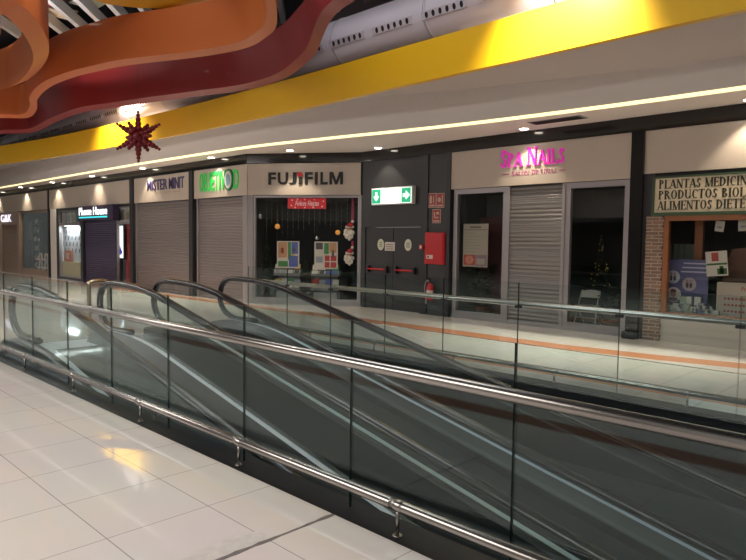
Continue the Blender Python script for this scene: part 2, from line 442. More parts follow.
BLACK = mat('black_ink', (.012, .012, .012), .5)
def flat(n, c, r=.6, **k): return mat(n, c, r, **k)

# ================================================================== STRUCTURE
# floors
XW0, XW1 = -70, 8
HOLE0 = -11.3
NE, FE = 2.70, 7.40
mb = MB(); mb.box(XW0, XW1, -9, NE, -.5, 0); mb.box(XW0, HOLE0, NE, FE, -.5, 0); mb.box(XW0, XW1, FE, 17, -.5, 0)
struct(mb.build('floor', FLOOR, origin=(0, 0, 0)))
mb = MB(); mb.box(HOLE0-1, XW1+10, -4, 14, -4.7, -4.5); struct(mb.build('floor_lower', mat('lower_floor', (.05, .055, .06), .2), origin=(0, 0, -4.5)))
def stripe(name, pts, w, m=None):
    mb = MB(); rings = []
    for i, (x, y) in enumerate(pts):
        rings.append([(x, y-w/2, -.001), (x, y+w/2, -.001), (x, y+w/2, .0012), (x, y-w/2, .0012)])
    mb.sweep(rings); return struct(mb.build(name, m or STRIPE))
stripe('trim_1', [(-40, 9.4), (-14, 9.9), (-8.3, 10.1), (-5.4, 10.05), (-3.8, 10.25), (-2.6, 10.5), (0, 11.1), (3, 11.8)], .50)
stripe('trim_2', [(HOLE0, 7.86), (XW1, 7.86)], .22)
stripe('trim_3', [(-40, .14), (XW1, .14)], .28, mat('brown_tile', (.34, .15, .09), .1))
# edge strips of the void
mb = MB(); mb.box(HOLE0, XW1, NE, NE+.26, -.9, 0); struct(mb.build('trim_4', NAVY))
mb = MB(); mb.box(HOLE0, XW1, FE-.26, FE, -.9, 0); struct(mb.build('trim_5', NAVY))
mb = MB(); mb.box(HOLE0, XW1, NE+.02, NE+.2, -4.5, -.9); struct(mb.build('wall_pit_near', mat('pit_wall', (.05, .055, .06), .5)))
mb = MB(); mb.box(HOLE0, XW1, FE-.2, FE-.02, -4.5, -.9); struct(mb.build('wall_pit_far', MATS['pit_wall']))
mb = MB(); mb.box(HOLE0-.2, HOLE0, NE, FE, -4.5, -.5); struct(mb.build('wall_pit_end', MATS['pit_wall']))

# walls: header bodies behind the sign panels
ZS0, ZS1, ZC = 3.02, 3.89, 4.15
L0 = -60
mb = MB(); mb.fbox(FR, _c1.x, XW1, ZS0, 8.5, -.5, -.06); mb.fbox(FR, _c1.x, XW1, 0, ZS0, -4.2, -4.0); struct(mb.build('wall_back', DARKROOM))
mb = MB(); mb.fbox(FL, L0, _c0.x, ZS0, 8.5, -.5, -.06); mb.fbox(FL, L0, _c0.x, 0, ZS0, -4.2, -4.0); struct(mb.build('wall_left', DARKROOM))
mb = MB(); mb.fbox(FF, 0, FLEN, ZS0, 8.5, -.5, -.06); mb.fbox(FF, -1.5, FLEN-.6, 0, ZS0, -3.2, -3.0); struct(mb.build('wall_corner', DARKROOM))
mb = MB()
mb.fbox(FR, _c1.x, XW1, ZS1, ZC+.1, -.06, .03); mb.fbox(FL, L0, _c0.x, ZS1, ZC+.1, -.06, .03); mb.fbox(FF, 0, FLEN, ZS1, ZC+.1, -.06, .03)
struct(mb.build('trim_6', FRIEZE))

mb = MB(); mb.box(XW0, XW1, -9.2, -9.0, 0, 3.0); struct(mb.build('wall_opposite', mat('opposite_dark', (.06, .055, .055), .6)))
mb = MB(); mb.box(XW0, XW1, -9.2, -9.0, 3.0, 8.6); struct(mb.build('wall_opposite_upper', mat('opposite_cream', (.45, .42, .40), .7)))

# soffit with LED edge
LEDP = [(-60, 9.62), (-36, 9.62), (-23, 9.52), (-18, 9.55), (-14, 9.68), (-11.5, 10.05), (-8.3, 10.62), (-5.5, 10.9), (-2.9, 11.0), (0, 11.03), (8, 11.03)]
def smooth(pts, n=6):
    out = []; P = [Vector(p) for p in pts]
    for i in range(len(P)-1):
        p0 = P[max(i-1, 0)]; p1 = P[i]; p2 = P[i+1]; p3 = P[min(i+2, len(P)-1)]
        for k in range(n):
            t = k/n
            out.append(.5*((2*p1)+(-p0+p2)*t+(2*p0-5*p1+4*p2-p3)*t*t+(-p0+3*p1-3*p2+p3)*t**3))
    out.append(P[-1]); return out
led = smooth([(x, y, 0) for x, y in LEDP])
mb = MB(); rings = []
for p in led:
    yb = 12.6 if p.x > -12.3 else (10.8 if p.x < -15 else 10.8+(p.x+15)/2.7*1.8)
    rings.append([(p.x, p.y+.02, ZC), (p.x, yb, ZC), (p.x, yb, ZC+.12), (p.x, p.y+.02, ZC+.12)])
mb.sweep(rings); struct(mb.build('ceiling_soffit', SOFFIT))
def riser_top(x):
    pts = [(-60, 5.0), (-10, 5.0), (-9.0, 4.93), (-5.2, 4.74), (-2.9, 4.64), (2, 4.5), (8, 4.4)]
    for (a, b), (c, d) in zip(pts, pts[1:]):
        if a <= x <= c: return b+(d-b)*(x-a)/(c-a)
    return 4.4
mb = MB(); rings = []
for p in led:
    zt = riser_top(p.x)
    rings.append([(p.x, p.y-.05, ZC+.055), (p.x, p.y+.03, ZC+.055), (p.x, p.y+.03, zt), (p.x, p.y-.05, zt)])
mb.sweep(rings); struct(mb.build('trim_7', RISER))
mb = MB(); rings = [[(p.x, p.y-.035, ZC+.004), (p.x, p.y+.018, ZC+.004), (p.x, p.y+.018, ZC+.053), (p.x, p.y-.035, ZC+.053)] for p in led]
mb.sweep(rings)
tag(mb.build('led_strip', LEDY), 'long glowing warm strip light along the edge of the soffit over the shop signs', 'light')
# yellow fascia band path
YB = [(-60, 3.5), (-36, 6.7), (-28, 7.70), (-24, 8.25), (-20, 8.58), (-16, 8.78), (-12, 8.84), (-8, 8.78), (-4, 8.72), (0, 8.66), (8, 8.6)]
yb = smooth([(x, y, 0) for x, y in YB])
mb = MB(); rings = []
for p in yb:
    # nearest riser
    q = min(led, key=lambda l: abs(l.x-p.x)); zt = riser_top(p.x)
    rings.append([(p.x, p.y+.1, 4.64), (p.x, q.y, zt), (p.x, q.y, zt+.06), (p.x, p.y+.1, 4.72)])
mb.sweep(rings); struct(mb.build('ceiling_upper', UPPER))
mb = MB(); rings = []
for p in yb:
    rings.append([(p.x, p.y-.02, 4.60), (p.x, p.y+.10, 4.60), (p.x, p.y+.10, 5.30), (p.x, p.y-.02, 5.30)])
mb.sweep(rings, smooth=False)
tag(mb.build('fascia_band', YEL), 'long glossy yellow fascia band running above the shops', 'fascia', kind='structure')

# roof: dark glazing on diagonal beams
mb = MB(); mb.box(-60, XW1, -9, 13, 8.6, 8.7); struct(mb.build('ceiling', ROOFG))
dx, dy = -.75, .66
ln = math.hypot(dx, dy); dx /= ln; dy /= ln
k = 0
for i in range(-3, 26):
    s_ = -8.4+i*.72
    c = Vector((.66*s_, .75*s_, 7.65)); c += Vector((dx, dy, 0))*14
    nrm = Vector((-dy, dx, 0))*.07
    a = c-Vector((dx, dy, 0))*13; b = c+Vector((dx, dy, 0))*(8 if i > 3 else 6)
    # clip to y range 1..11.8
    def cl(p, q, y): t = (y-p.y)/(q.y-p.y); return p+(q-p)*t
    if a.y < 2: a = cl(a, b, 2.0)
    if b.y > 11.4: b = cl(a, b, 11.4)
    if b.y <= a.y: continue
    k += 1
    mb = MB(); mb.hexa([a-nrm, b-nrm, b+nrm, a+nrm, a-nrm+Vector((0, 0, .28)), b-nrm+Vector((0, 0, .28)), b+nrm+Vector((0, 0, .28)), a+nrm+Vector((0, 0, .28))])
    struct(mb.build('trim_%d' % (20+k), BEAM))
for i, (qx, qy, cc) in enumerate(((-18.3, 6.2, (.30, .03, .03)), (-18.9, 6.75, (.62, .55, .46)), (-17.5, 7.0, (.30, .36, .33)), (-15.4, 6.6, (.60, .55, .48)), (-14.0, 6.9, (.62, .55, .48)), (-20.2, 6.6, (.35, .04, .04)))):
    mb = MB(); mb.box(qx-.42, qx+.42, qy-.35, qy+.35, 7.98, 8.02); struct(mb.build('trim_%d' % (50+i), mat('roof_reflection_%d' % i, cc, .6)))  # reflections between the beams, put in as coloured panels
mb = MB(); mb.box(-60, XW1, 11.3, 11.5, 5.2, 8.6); struct(mb.build('wall_upper', mat('upper_wall', (.16, .15, .17), .7)))

# ================================================================== DUCT
def duct():
    yc, zc, r = 9.48, 5.98, .50
    t = thing('air_duct', (-14, yc, zc-r), 'long round pale metal air duct running behind the yellow fascia band', 'duct')
    mb = MB(); mb.tube([(-58, yc, zc), (XW1, yc, zc)], r, 28); mb.build('duct_pipe', DUCT, t)
    for i in range(24):
        x = -7.63-2.48*18+i*2.48
        mb = MB(); mb.tube([(x, yc, zc), (x+.05, yc, zc)], r+.012, 28); mb.build('joint_ring', DUCT, t)
    an = math.radians(196)
    for i in range(42):
        x0 = -10.08-1.24*34+i*1.24
        mb = MB()
        ca, sa = math.cos(an), math.sin(an)
        nrm = Vector((0, ca, sa)); tan = Vector((0, -sa, ca)); c = Vector((0, yc, zc))+nrm*(r+.004)
        def Q(a, b, d): return c+Vector((a, 0, 0))+tan*b+nrm*d
        mb.prism([(x0-.06, -.07), (x0+.94, -.07), (x0+.94, .07), (x0-.06, .07)], Q, -.03, .012, 0)
        for j in range(6):
            xc = x0+.06+j*.155
            mb.prism([(xc+.035*math.cos(2*PI*q/10), .055*math.sin(2*PI*q/10)) for q in range(10)], Q, .012, .017, 1)
        mb.build('diffuser', [DUCT, HOLE], t)
duct()

# ================================================================== RIBBONS
def ribbon(name, pix, zb, height, ext0, ext1, m, thick, lip, inside, label):
    """lower outer edge given by sight lines meeting the height zb; inside: +1/-1 side of the path the sheet thickens to"""
    pts = [at_z(px, py, zb) for px, py in pix]
    P = [Vector((*p, 0)) for p in ext0]+[Vector((p.x, p.y, 0)) for p in pts]+[Vector((*p, 0)) for p in ext1]
    P = smooth(P, 8)
    # light relaxation
    for it in range(3):
        P = [P[0]]+[(P[i-1]+P[i]*2+P[i+1])/4 for i in range(1, len(P)-1)]+[P[-1]]
    rings = []
    for i, p in enumerate(P):
        t = P[min(i+1, len(P)-1)]-P[max(i-1, 0)]; t.normalize(); n = Vector((-t.y, t.x, 0))*inside*thick
        q = p+n
        rings.append([(p.x, p.y, zb), (q.x, q.y, zb+lip), (q.x, q.y, zb+height), (p.x, p.y, zb+height)])
    mb = MB(); base = len(mb.v); L = len(rings)
    for k in range(4):
        n0 = len(mb.v)
        for r in rings: mb.v += [Vector(r[k]), Vector(r[(k+1) % 4])]
        for i in range(L-1):
            a = n0+2*i; mb.f.append((a, a+1, a+3, a+2)); mb.m.append(0); mb.s.append(True)
    mb.quad([rings[0][k] for k in (3, 2, 1, 0)]); mb.quad([rings[-1][k] for k in range(4)])
    o = mb.build(name, m); tag(o, label, 'ceiling ribbon'); return o
ribbon('ceiling_ribbon', [(0, 134), (34, 132.5), (56, 122), (84, 112), (112, 108), (139, 104), (200, 96), (247, 90), (284, 79), (305, 64), (316, 53), (323, 36), (331, 20), (342, 9), (357, -1)], 5.3, 1.05,
       [(-30, 6.6), (-27, 6.7)], [(-6.4, 6.4), (-6.0, 6.0)], RED, .17, .09, -1, 'dark red wavy ribbon hung under the roof, lowest of the three colours')
ribbon('ceiling_ribbon', [(0, 118), (28, 118), (37, 109), (37, 100), (50, 87), (75, 77), (100, 71), (130, 65), (200, 57), (245, 48.5), (265, 38), (277, 24)], 5.3, .95,
       [(-25, 5.2), (-23, 5.5)], [(-7.3, 5.4), (-6.4, 4.4), (-5.4, 3.4)], ORA, .17, .07, -1, 'orange wavy ribbon hung under the roof, running just above the dark red one')
ribbon('ceiling_ribbon', [(0, 90), (12, 86), (25, 76), (33, 62), (31, 47), (20, 30), (0, 14)], 5.3, .95,
       [(-21.5, 4.3), (-19.5, 4.55)], [(-13.0, 3.6), (-13.8, 3.2)], ORA, .28, .16, 1, 'orange ribbon curling back in a tight loop beside the long orange one')
ribbon('ceiling_ribbon', [(60, -12), (98, 2), (125, 6.5), (150, 8.5), (180, 8), (205, 5), (228, -3), (240, -15)], 6.3, .5,
       [(-16.5, 4.0)], [(-7.0, 4.0)], YEL2, .3, .12, -1, 'amber yellow ribbon dipping into view over the orange one')

# ================================================================== STAR
def star():
    c = Vector((-13.0, 6.19, 3.90))
    t = thing('star_ornament', c, 'dark red beaded Christmas star hanging on a wire in front of the yellow fascia', 'ornament')
    RB = mat('red_glitter', (.16, .008, .012), .35, .3, noise=.3, nscale=60)
    rg = RGT.copy(); up = Vector((0, 0, 1)); rg = Vector((.72, .69, 0)); dp = Vector((-.69, .72, 0))
    mb = MB(); mb.ball(c, .13, 0, 12)
    for i in range(14):
        v = Vector((random.gauss(0, 1), random.gauss(0, 1), random.gauss(0, 1))).normalized(); mb.ball(c+v*.13, .055, 0, 8)
    mb.build('core', RB, t)
    for k in range(6):
        an = math.radians(90+60*k); d = rg*math.cos(an)+up*math.sin(an)
        mb = MB(); mb.tube([c, c+d*.5], .008, 6)
        for j, (s_, r) in enumerate([(.17, .080), (.27, .070), (.355, .058), (.44, .044), (.51, .032)]): mb.ball(c+d*s_, r, 0, 10)
        mb.build('arm', RB, t)
        an2 = an+math.radians(30); d2 = (rg*math.cos(an2)+up*math.sin(an2))*.92+dp*(.4 if k % 2 else -.4); d2.normalize()
        mb = MB(); mb.tube([c, c+d2*.30], .008, 6)
        for s_, r in [(.17, .070), (.25, .056), (.32, .042)]: mb.ball(c+d2*s_, r, 0, 8)
        mb.build('short_arm', RB, t)
    mb = MB(); mb.tube([c+up*.5, Vector((c.x, c.y, 7.7))], .003, 5); mb.build('wire', BLACKM, t)
star()

# ================================================================== BALUSTRADES
def balustrade(label, yr, yg, zr, zb, zg, joints, posts, x0, x1, side, gz0):
    t = thing('glass_balustrade', ((x0+x1)/2, yg, 0), label, 'balustrade')
    mb = MB(); mb.tube([(x0, yr, zr), (x1, yr, zr)], .036, 16)
    mb.build('handrail', STEEL if side == 'near' else STEEL3, t)
    mb = MB(); mb.tube([(x0, yr, zb), (x1, yr, zb)], .034, 14); mb.build('kick_rail', STEEL, t)
    for p in posts:
        mb = MB(); mb.tube([(p, yr, 0), (p, yr, zb)], .012, 10); mb.tube([(p, yr, 0), (p, yr, .008)], .03, 12)
        mb.tube([(p-.05, yr, zb), (p+.05, yr, zb)], .0365, 14); mb.build('rail_post', STEEL, t)
    for a, b in zip(joints, joints[1:]):
        mb = MB(); mb.box(a+.004, b-.004, yg-.008, yg+.008, gz0, zg, 0, [1, 1, 0, 1, 0, 1]); mb.build('glass_panel', [GLASS, GEDGE], t)
    for j in joints[1:-1]:
        mb = MB(); s_ = 1 if yg > yr else -1
        mb.box(j-.045, j+.045, yg-.014, yg+.014, zr-.055, zr-.02); mb.tube([(j, yg, zr-.04), (j, yr, zr-.03)], .01, 8); mb.build('bracket', BLACKM if side == 'far' else STEEL, t)
    return t
NJ = [(-1.70+1.188*k)*1.0325 for k in range(-8, 4)]
balustrade('clear glass balustrade with steel handrail bordering the pale floor in front of the walkways', 2.77, 2.86, .987, .187, 1.24, NJ, [-2.48+1.672*k for k in range(-5, 3)], NJ[0], NJ[-1], 'near', -.25)
FJ = [-10.6, -9.35, -8.15, -6.86, -5.70, -4.46, -3.11, -1.85, -.6, .65, 1.9]
balustrade('clear glass balustrade with steel handrail along the shop side of the walkways', 7.35, 7.29, .97, .15, 1.25, FJ, [-5.55+1.6*k for k in range(-3, 5)], FJ[0], FJ[-1], 'far', -.2)

# ================================================================== MOVING WALKWAYS
SL = .216
def zh(x):
    """handrail height along the walkway"""
    if x < -9.95: return 1.05
    if x < -8.4: return 1.05-SL*(x+9.95)**2/3.1
    return .8826-SL*(x+8.4)
XE = 6.0
def xs_run(x0, x1=XE):
    o = [x0]
    x = x0
    while x < -8.4: x += .2; o.append(min(x, -8.4))
    o.append(x1); return o
def walkway(y0, y1, label):
    t = thing('moving_walkway', (-10.6, (y0+y1)/2, 0), label, 'moving walkway', 'sloping moving walkways in the floor opening')
    DK = .78
    for s_, y in ((1, y0), (-1, y1)):
        # handrail loop
        loop = [(-9.55, .30), (-10.05, .28), (-10.35, .30), (-10.57, .38), (-10.71, .52), (-10.75, .68), (-10.71, .84), (-10.59, .97), (-10.35, 1.04), (-10.0, 1.05)]
        top = loop+[(x, zh(x)) for x in xs_run(-10.0)[1:]]
        P = smooth([(x, y, z) for x, z in top[:10]], 4)[:-1]+[Vector((x, y, z)) for x, z in top[9:]]
        rings = []
        for i, p in enumerate(P):
            tt = P[min(i+1, len(P)-1)]-P[max(i-1, 0)]; tt.normalize(); n = Vector((tt.z, 0, -tt.x)) # outward normal (up on the straight)
            n = -n
            rings.append([p+Vector((0, -.045, 0))-n*.030, p+Vector((0, -.045, 0))+n*.018, p+Vector((0, -.022, 0))+n*.034, p+Vector((0, .022, 0))+n*.034, p+Vector((0, .045, 0))+n*.018, p+Vector((0, .045, 0))-n*.030])
        mb = MB(); mb.sweep(rings, smooth=True); mb.build('handrail', RUBBER, t)
        # steel track under the handrail
        rings = []
        for i, p in enumerate(P):
            tt = P[min(i+1, len(P)-1)]-P[max(i-1, 0)]; tt.normalize(); n = Vector((-tt.z, 0, tt.x))
            q = p-n*.028
            rings.append([q+Vector((0, -.022, 0)), q+Vector((0, .022, 0)), q+Vector((0, .022, 0))-n*.03, q+Vector((0, -.022, 0))-n*.03])
        mb = MB(); mb.sweep(rings); mb.build('handrail_track', mat('dark_track', (.10, .105, .11), .35, .8), t)
        # glass balustrade panels between deck and track
        js = [-9.9, -8.5, -7.0, -5.2, -3.4, -1.6, .2, 2.0, 3.8, XE]
        # curved newel panel
        arc = [(x, z) for x, z in loop]
        out = [(p.x, p.z) for p in smooth([(x, y, z) for x, z in arc], 4)]
        inn = []
        cx, cz = -10.0, .66
        for x, z in out:
            d = math.hypot(x-cx, z-cz); inn.append((cx+(x-cx)*(1-.05/d), cz+(z-cz)*(1-.05/d)))
        inn = [(min(x, -9.905), z) for x, z in inn if x < -9.85]
        mb = MB(); mb.prism(inn[::-1], lambda a, b, d: Vector((a, y+d, b)), -.006, .006, 0); mb.build('newel_glass', [WGLASS], t)
        for a, b in zip(js, js[1:]):
            seg = [x for x in xs_run(-10.0) if a < x < b]
            xs = [a+.004]+seg+[b-.004]
            pts = [(x, zh(x)-.045) for x in xs]+[(x, zh(x)-DK) for x in xs[::-1]]
            mb = MB(); mb.prism(pts[::-1], lambda a_, b_, d: Vector((a_, y+d, b_)), -.006, .006, 0, 0); mb.build('glass_panel', [WGLASS, GEDGE], t)
        # deck with outer cladding
        rings = []
        for x in xs_run(-10.95):
            z = zh(x)-DK+.0
            if x < -10.3: z = .27-(.10*(-10.3-x)/.65)
            rings.append([(x, y-s_*.10, z-1.0), (x, y-s_*.10, z-.03), (x, y-s_*.07, z), (x, y-s_*.008, z), (x, y+s_*.07, z), (x, y+s_*.15, z-.16), (x, y+s_*.15, z-1.0)])
        mb = MB(); mb.sweep(rings, mis=[1, 1, 1, 0, 1, 1, 1]); mb.build('deck', [STEEL2, BLACKM], t)
    # pallet belt
    PB = belt_mat()
    rings = [[(x, y0+.15, min(zh(x)-1.04, .004)-.12), (x, y0+.15, min(zh(x)-1.04, .004)), (x, y1-.15, min(zh(x)-1.04, .004)), (x, y1-.15, min(zh(x)-1.04, .004)-.12)] for x in xs_run(-10.5)]
    mb = MB(); mb.sweep(rings); mb.build('pallet_belt', PB, t)
    mb = MB(); mb.box(-11.25, -10.5, y0+.02, y1-.02, .0, .012); mb.build('landing_plate', STEEL2, t)
    rings = [[(x, y0-.1, zh(x)-2.2), (x, y0-.1, zh(x)-1.6), (x, y1+.1, zh(x)-1.6), (x, y1+.1, zh(x)-2.2)] for x in xs_run(-10.9)]
    mb = MB(); mb.sweep(rings); mb.build('truss_casing', NAVY, t)
    return t
def belt_mat():
    if 'belt' in MATS: return MATS['belt']
    m = bpy.data.materials.new('belt'); m.use_nodes = True; nt = m.node_tree; b = nt.nodes['Principled BSDF']
    geo = nt.nodes.new('ShaderNodeNewGeometry'); sx = nt.nodes.new('ShaderNodeSeparateXYZ'); nt.links.new(geo.outputs['Position'], sx.inputs[0])
    w = nt.nodes.new('ShaderNodeMath'); w.operation = 'MULTIPLY'; w.inputs[1].default_value = 2*PI/.09; nt.links.new(sx.outputs['Y'], w.inputs[0])
    sn = nt.nodes.new('ShaderNodeMath'); sn.operation = 'SINE'; nt.links.new(w.outputs[0], sn.inputs[0])
    bp = nt.nodes.new('ShaderNodeBump'); bp.inputs['Strength'].default_value = .04; bp.inputs['Distance'].default_value = .01
    nt.links.new(sn.outputs[0], bp.inputs['Height']); nt.links.new(bp.outputs[0], b.inputs['Normal'])
    b.inputs['Base Color'].default_value = (.018, .020, .023, 1); b.inputs['Roughness'].default_value = .55
    MATS['belt'] = m; return m
walkway(3.08, 4.42, 'moving walkway with black handrails running beside the balustrade on the viewer\'s side')
walkway(5.38, 6.74, 'moving walkway with black handrails running beside the balustrade on the shop side')
# barrier rail between the walkways
def barrier():
    t = thing('guard_rail', (-11.75, 4.9, 0), 'small inverted U steel guard rail standing between the two walkway entrances', 'rail')
    y0, y1, x = 4.62, 4.98, -11.7
    z = .98
    mb = MB(); mb.tube(smooth([(x, y0, 0), (x, y0, .5), (x, y0, .9), (x, y0+.03, z-.02), (x, y0+.1, z), (x, y1-.1, z), (x, y1-.03, z-.02), (x, y1, .9), (x, y1, .5), (x, y1, 0)], 5), .04, 12)
    mb.build('tube', mat('champagne_steel', (.58, .46, .33), .28, 1.0), t)
    for y in (y0, y1):
        mb = MB(); mb.tube([(x, y, 0), (x, y, .015)], .075, 14); mb.build('foot', STEEL, t)
barrier()
# tape on a floor joint
mb = MB(); n = 26; up_ = []; dn_ = []
for i in range(n+1):
    y = 1.35+i/n*1.35; w = .005+.012*random.random(); up_.append((-2.965+w, y)); dn_.append((-2.972-w*(.4+.9*random.random()), y))
mb.prism(up_+dn_[::-1], lambda a, b, d: Vector((a, b, d)), 0, .0015)
tag(mb.build('tape_strip', mat('worn_tape', (.15, .125, .115), .6, noise=.5, nscale=20)), 'worn grey strip of tape stuck over a joint of the pale floor tiles', 'tape')
mb = MB(); out = []
for i in range(18):
    an = 2*PI*i/18; rr = .75+.35*random.random(); out.append((-3.06+.10*rr*math.cos(an), 1.95+.36*rr*math.sin(an)))
mb.prism(out, lambda a, b, d: Vector((a, b, d)), 0, .001)
tag(mb.build('floor_patch', mat('worn_patch', (.55, .50, .46), .55, noise=.25, nscale=14)), 'scuffed whitish patch on the floor tiles beside the worn tape', 'patch')

# ================================================================== SHOP FRONTS
WN = [0]; DN = [0]; TN = [60]
def window(F, u0, u1, v0, v1, w=-.06, fw=.06, bars=(), m=ALU, fd=.10, vbars=()):
    WN[0] += 1
    t = bpy.data.objects.new('window_%d' % WN[0], None); COL.objects.link(t); t.location = F.P((u0+u1)/2, v0, w); t['kind'] = 'structure'
    mb = MB()
    mb.fbox(F, u0, u0+fw, v0, v1, w-fd, w); mb.fbox(F, u1-fw, u1, v0, v1, w-fd, w)
    mb.fbox(F, u0+fw, u1-fw, v1-fw, v1, w-fd, w); mb.fbox(F, u0+fw, u1-fw, v0, v0+fw, w-fd, w)
    for b in bars: mb.fbox(F, b-fw*.4, b+fw*.4, v0+fw, v1-fw, w-fd*.9, w-fd*.1)
    for b in vbars: mb.fbox(F, u0+fw, u1-fw, b-fw*.4, b+fw*.4, w-fd*.9, w-fd*.1)
    mb.build('frame', m, t)
    mb = MB(); mb.fbox(F, u0+fw, u1-fw, v0+fw, v1-fw, w-fd*.55, w-fd*.45); mb.build('pane', SHOPGLASS, t)
    return t
def trim(F, u0, u1, v0, v1, w0, w1, m, bevel=0):
    TN[0] += 1
    mb = MB(); mb.fbox(F, u0, u1, v0, v1, w0, w1); return struct(mb.build('trim_%d' % TN[0], m, bevel=bevel))
def shutter(F, u0, u1, v0, v1, w, m, label, guide=ALU, gw=.07):
    t = thing('roller_shutter', F.P((u0+u1)/2, v0, w), label, 'shutter')
    mb = MB()
    # real slat profile
    pitch = .085; n = int((v1-v0-.1)/pitch); prof = []
    for i in range(n):
        z = v0+.1+i*pitch
        for a, d in ((.0, 0), (.012, .010), (.045, .016), (.075, .010), (.084, 0)): prof.append((z+a, d))
    for i in range(len(prof)-1):
        (z0, d0), (z1, d1) = prof[i], prof[i+1]
        mb.quad([F.P(u0+gw, z0, w+d0), F.P(u1-gw, z0, w+d0), F.P(u1-gw, z1, w+d1), F.P(u0+gw, z1, w+d1)], 0, True)
    mb.fbox(F, u0+gw, u1-gw, v0+.1, v1, w-.03, w-.012)
    mb.build('slat_curtain', m, t)
    mb = MB(); mb.fbox(F, u0+gw, u1-gw, v0, v0+.1, w-.02, w+.022); mb.build('bottom_bar', m, t)
    for a, b in ((u0, u0+gw), (u1-gw, u1)):
        mb = MB(); mb.fbox(F, a, b, v0, v1, w-.04, w+.05); mb.build('guide_rail', guide, t)
    return t
def sign_panel(F, u0, u1, v0, v1, label, m=SIGNP):
    t = thing('sign_panel', F.P((u0+u1)/2, v0, 0), label, 'sign')
    mb = MB(); mb.fbox(F, u0, u1, v0, v1, -.055, 0); mb.build('panel', m, t, bevel=.006)
    return t

# ---- corner shop (film)
uA, uB = 0.0, FLEN
u0 = FF.U(255); u1 = FF.U(357.5)
s = sign_panel(FF, .02, uB-.02, ZS0, ZS1-.01, 'beige sign panel with big black letters and one red stroke over the corner shop')
a, zt = FF.px(268.5, 172.5); b, zb_ = FF.px(343, 184.5)
wd = b-a
for i, (tx, f0, f1) in enumerate((('F', 0, .105), ('U', .128, .27), ('J', .285, .385), ('I', .420, .458), ('F', .495, .60), ('I', .628, .666), ('L', .702, .80), ('M', .822, 1.0))):
    if i == 3:
        mb = MB(); mb.fbox(FF, a+wd*.415, a+wd*.46, zb_, zb_+(zt-zb_)*.62, 0, .035); mb.build('letter', BLACK, s)
        mb = MB(); mb.prism([(a+wd*.405, zb_+(zt-zb_)*.66), (a+wd*.47, zb_+(zt-zb_)*.66), (a+wd*.455, zt), (a+wd*.385, zt)], lambda p, q, d: FF.P(p, q, d), 0, .035); o = mb.build('accent', REDP, s); o['label'] = 'red slanted accent over the fourth letter'
    elif tx == 'M':
        mx = lambda p, q, d: FF.P(a+wd*(f0+(f1-f0)*p), zb_+(zt-zb_)*q, d)
        mb = MB()
        for pl in ([(0, 0), (.2, 0), (.2, 1), (0, 1)], [(.8, 0), (1, 0), (1, 1), (.8, 1)], [(.2, 1), (.2, .62), (.42, 0), (.5, 0), (.5, .3), (.27, 1)], [(.8, 1), (.73, 1), (.5, .3), (.5, 0), (.58, 0), (.8, .62)]): mb.prism(pl, mx, 0, .02)
        mb.build('letter', BLACK, s)
    else:
        text_mb(tx, FF, a+wd*f0, a+wd*f1, zb_, zt, 0, .02, .03).build('letter', BLACK, s)
window(FF, u0-.07, u1+.05, .12, ZS0-.01, -.05, .06)
trim(FF, 0, u0-.07, 0, ZS0, -.14, -.02, mat('grey_pier', (.27, .25, .255), .5))
trim(FF, u1+.05, uB, 0, ZS0, -.14, -.02, mat('grey_pier', (.27, .25, .255), .5))
trim(FF, u0-.07, u1+.05, 0, .12, -.16, -.02, mat('grey_pier', (.27, .25, .255), .5))
# shop room: floor comes from the main floor
def room(name, F, u0, u1, depth, h, m, cm=None):
    def piece(nm, *q):
        mb = MB(); mb.fbox(F, *q); struct(mb.build(nm, m))
    piece(name+'_side', u0-.06, u0, 0, h, -depth, -.2); piece(name+'_side', u1, u1+.06, 0, h, -depth, -.2)
    piece(name+'_back', u0-.06, u1+.06, 0, h, -depth-.06, -depth); piece('ceiling_'+name[5:], u0-.06, u1+.06, h, h+.03, -depth, -.18)
    piece('floor_'+name[5:], u0, u1, .002, .012, -depth, -.2)
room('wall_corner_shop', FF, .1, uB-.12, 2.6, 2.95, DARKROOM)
# red banner
t_ = FF.px(287.7, 198, -.3); q_ = FF.px(326, 208.7, -.3)
t = thing('greeting_banner', FF.P((t_[0]+q_[0])/2, q_[1], -.3), 'red banner with white greeting script hanging inside the corner shop window', 'banner')
mb = MB(); mb.fbox(FF, t_[0], q_[0], q_[1], t_[1], -.31, -.295); mb.build('cloth', mat('banner_red_glow', (.52, .02, .03), .5, emit=.25, ecol=(.8, .03, .04)), t)  # cloth glows by itself so the banner looks lit
w_ = q_[0]-t_[0]; h_ = t_[1]-q_[1]
text_mb('Felices Fiestas', FF, t_[0]+w_*.2, t_[0]+w_*.82, q_[1]+h_*.28, q_[1]+h_*.74, -.295, .004, 0, shear=.35).build('lettering', mat('banner_white_glow', (.8, .7, .66), .6, emit=.25), t)  # script glows too, its light is put into the material
mb = MB()
for fx, fy in ((.1, .3), (.12, .8), (.26, .9), (.45, .85), (.7, .85), (.93, .7), (.9, .2), (.67, .12), (.45, .1), (.2, .1)):
    c = (t_[0]+w_*fx, q_[1]+h_*fy); mb.prism([(c[0]+(.03 if j % 2 == 0 else .012)*math.cos(PI*j/5), c[1]+(.03 if j % 2 == 0 else .012)*math.sin(PI*j/5)) for j in range(10)], lambda p, q, d: FF.P(p, q, d), -.295, -.291)
mb.build('stars', MATS['banner_white_glow'], t)
mb = MB()
for f in (.04, .96): mb.tube([FF.P(t_[0]+w_*f, t_[1], -.30), FF.P(t_[0]+w_*f, 2.95, -.30)], .004, 5)
mb.build('cord', BLACKM, t)
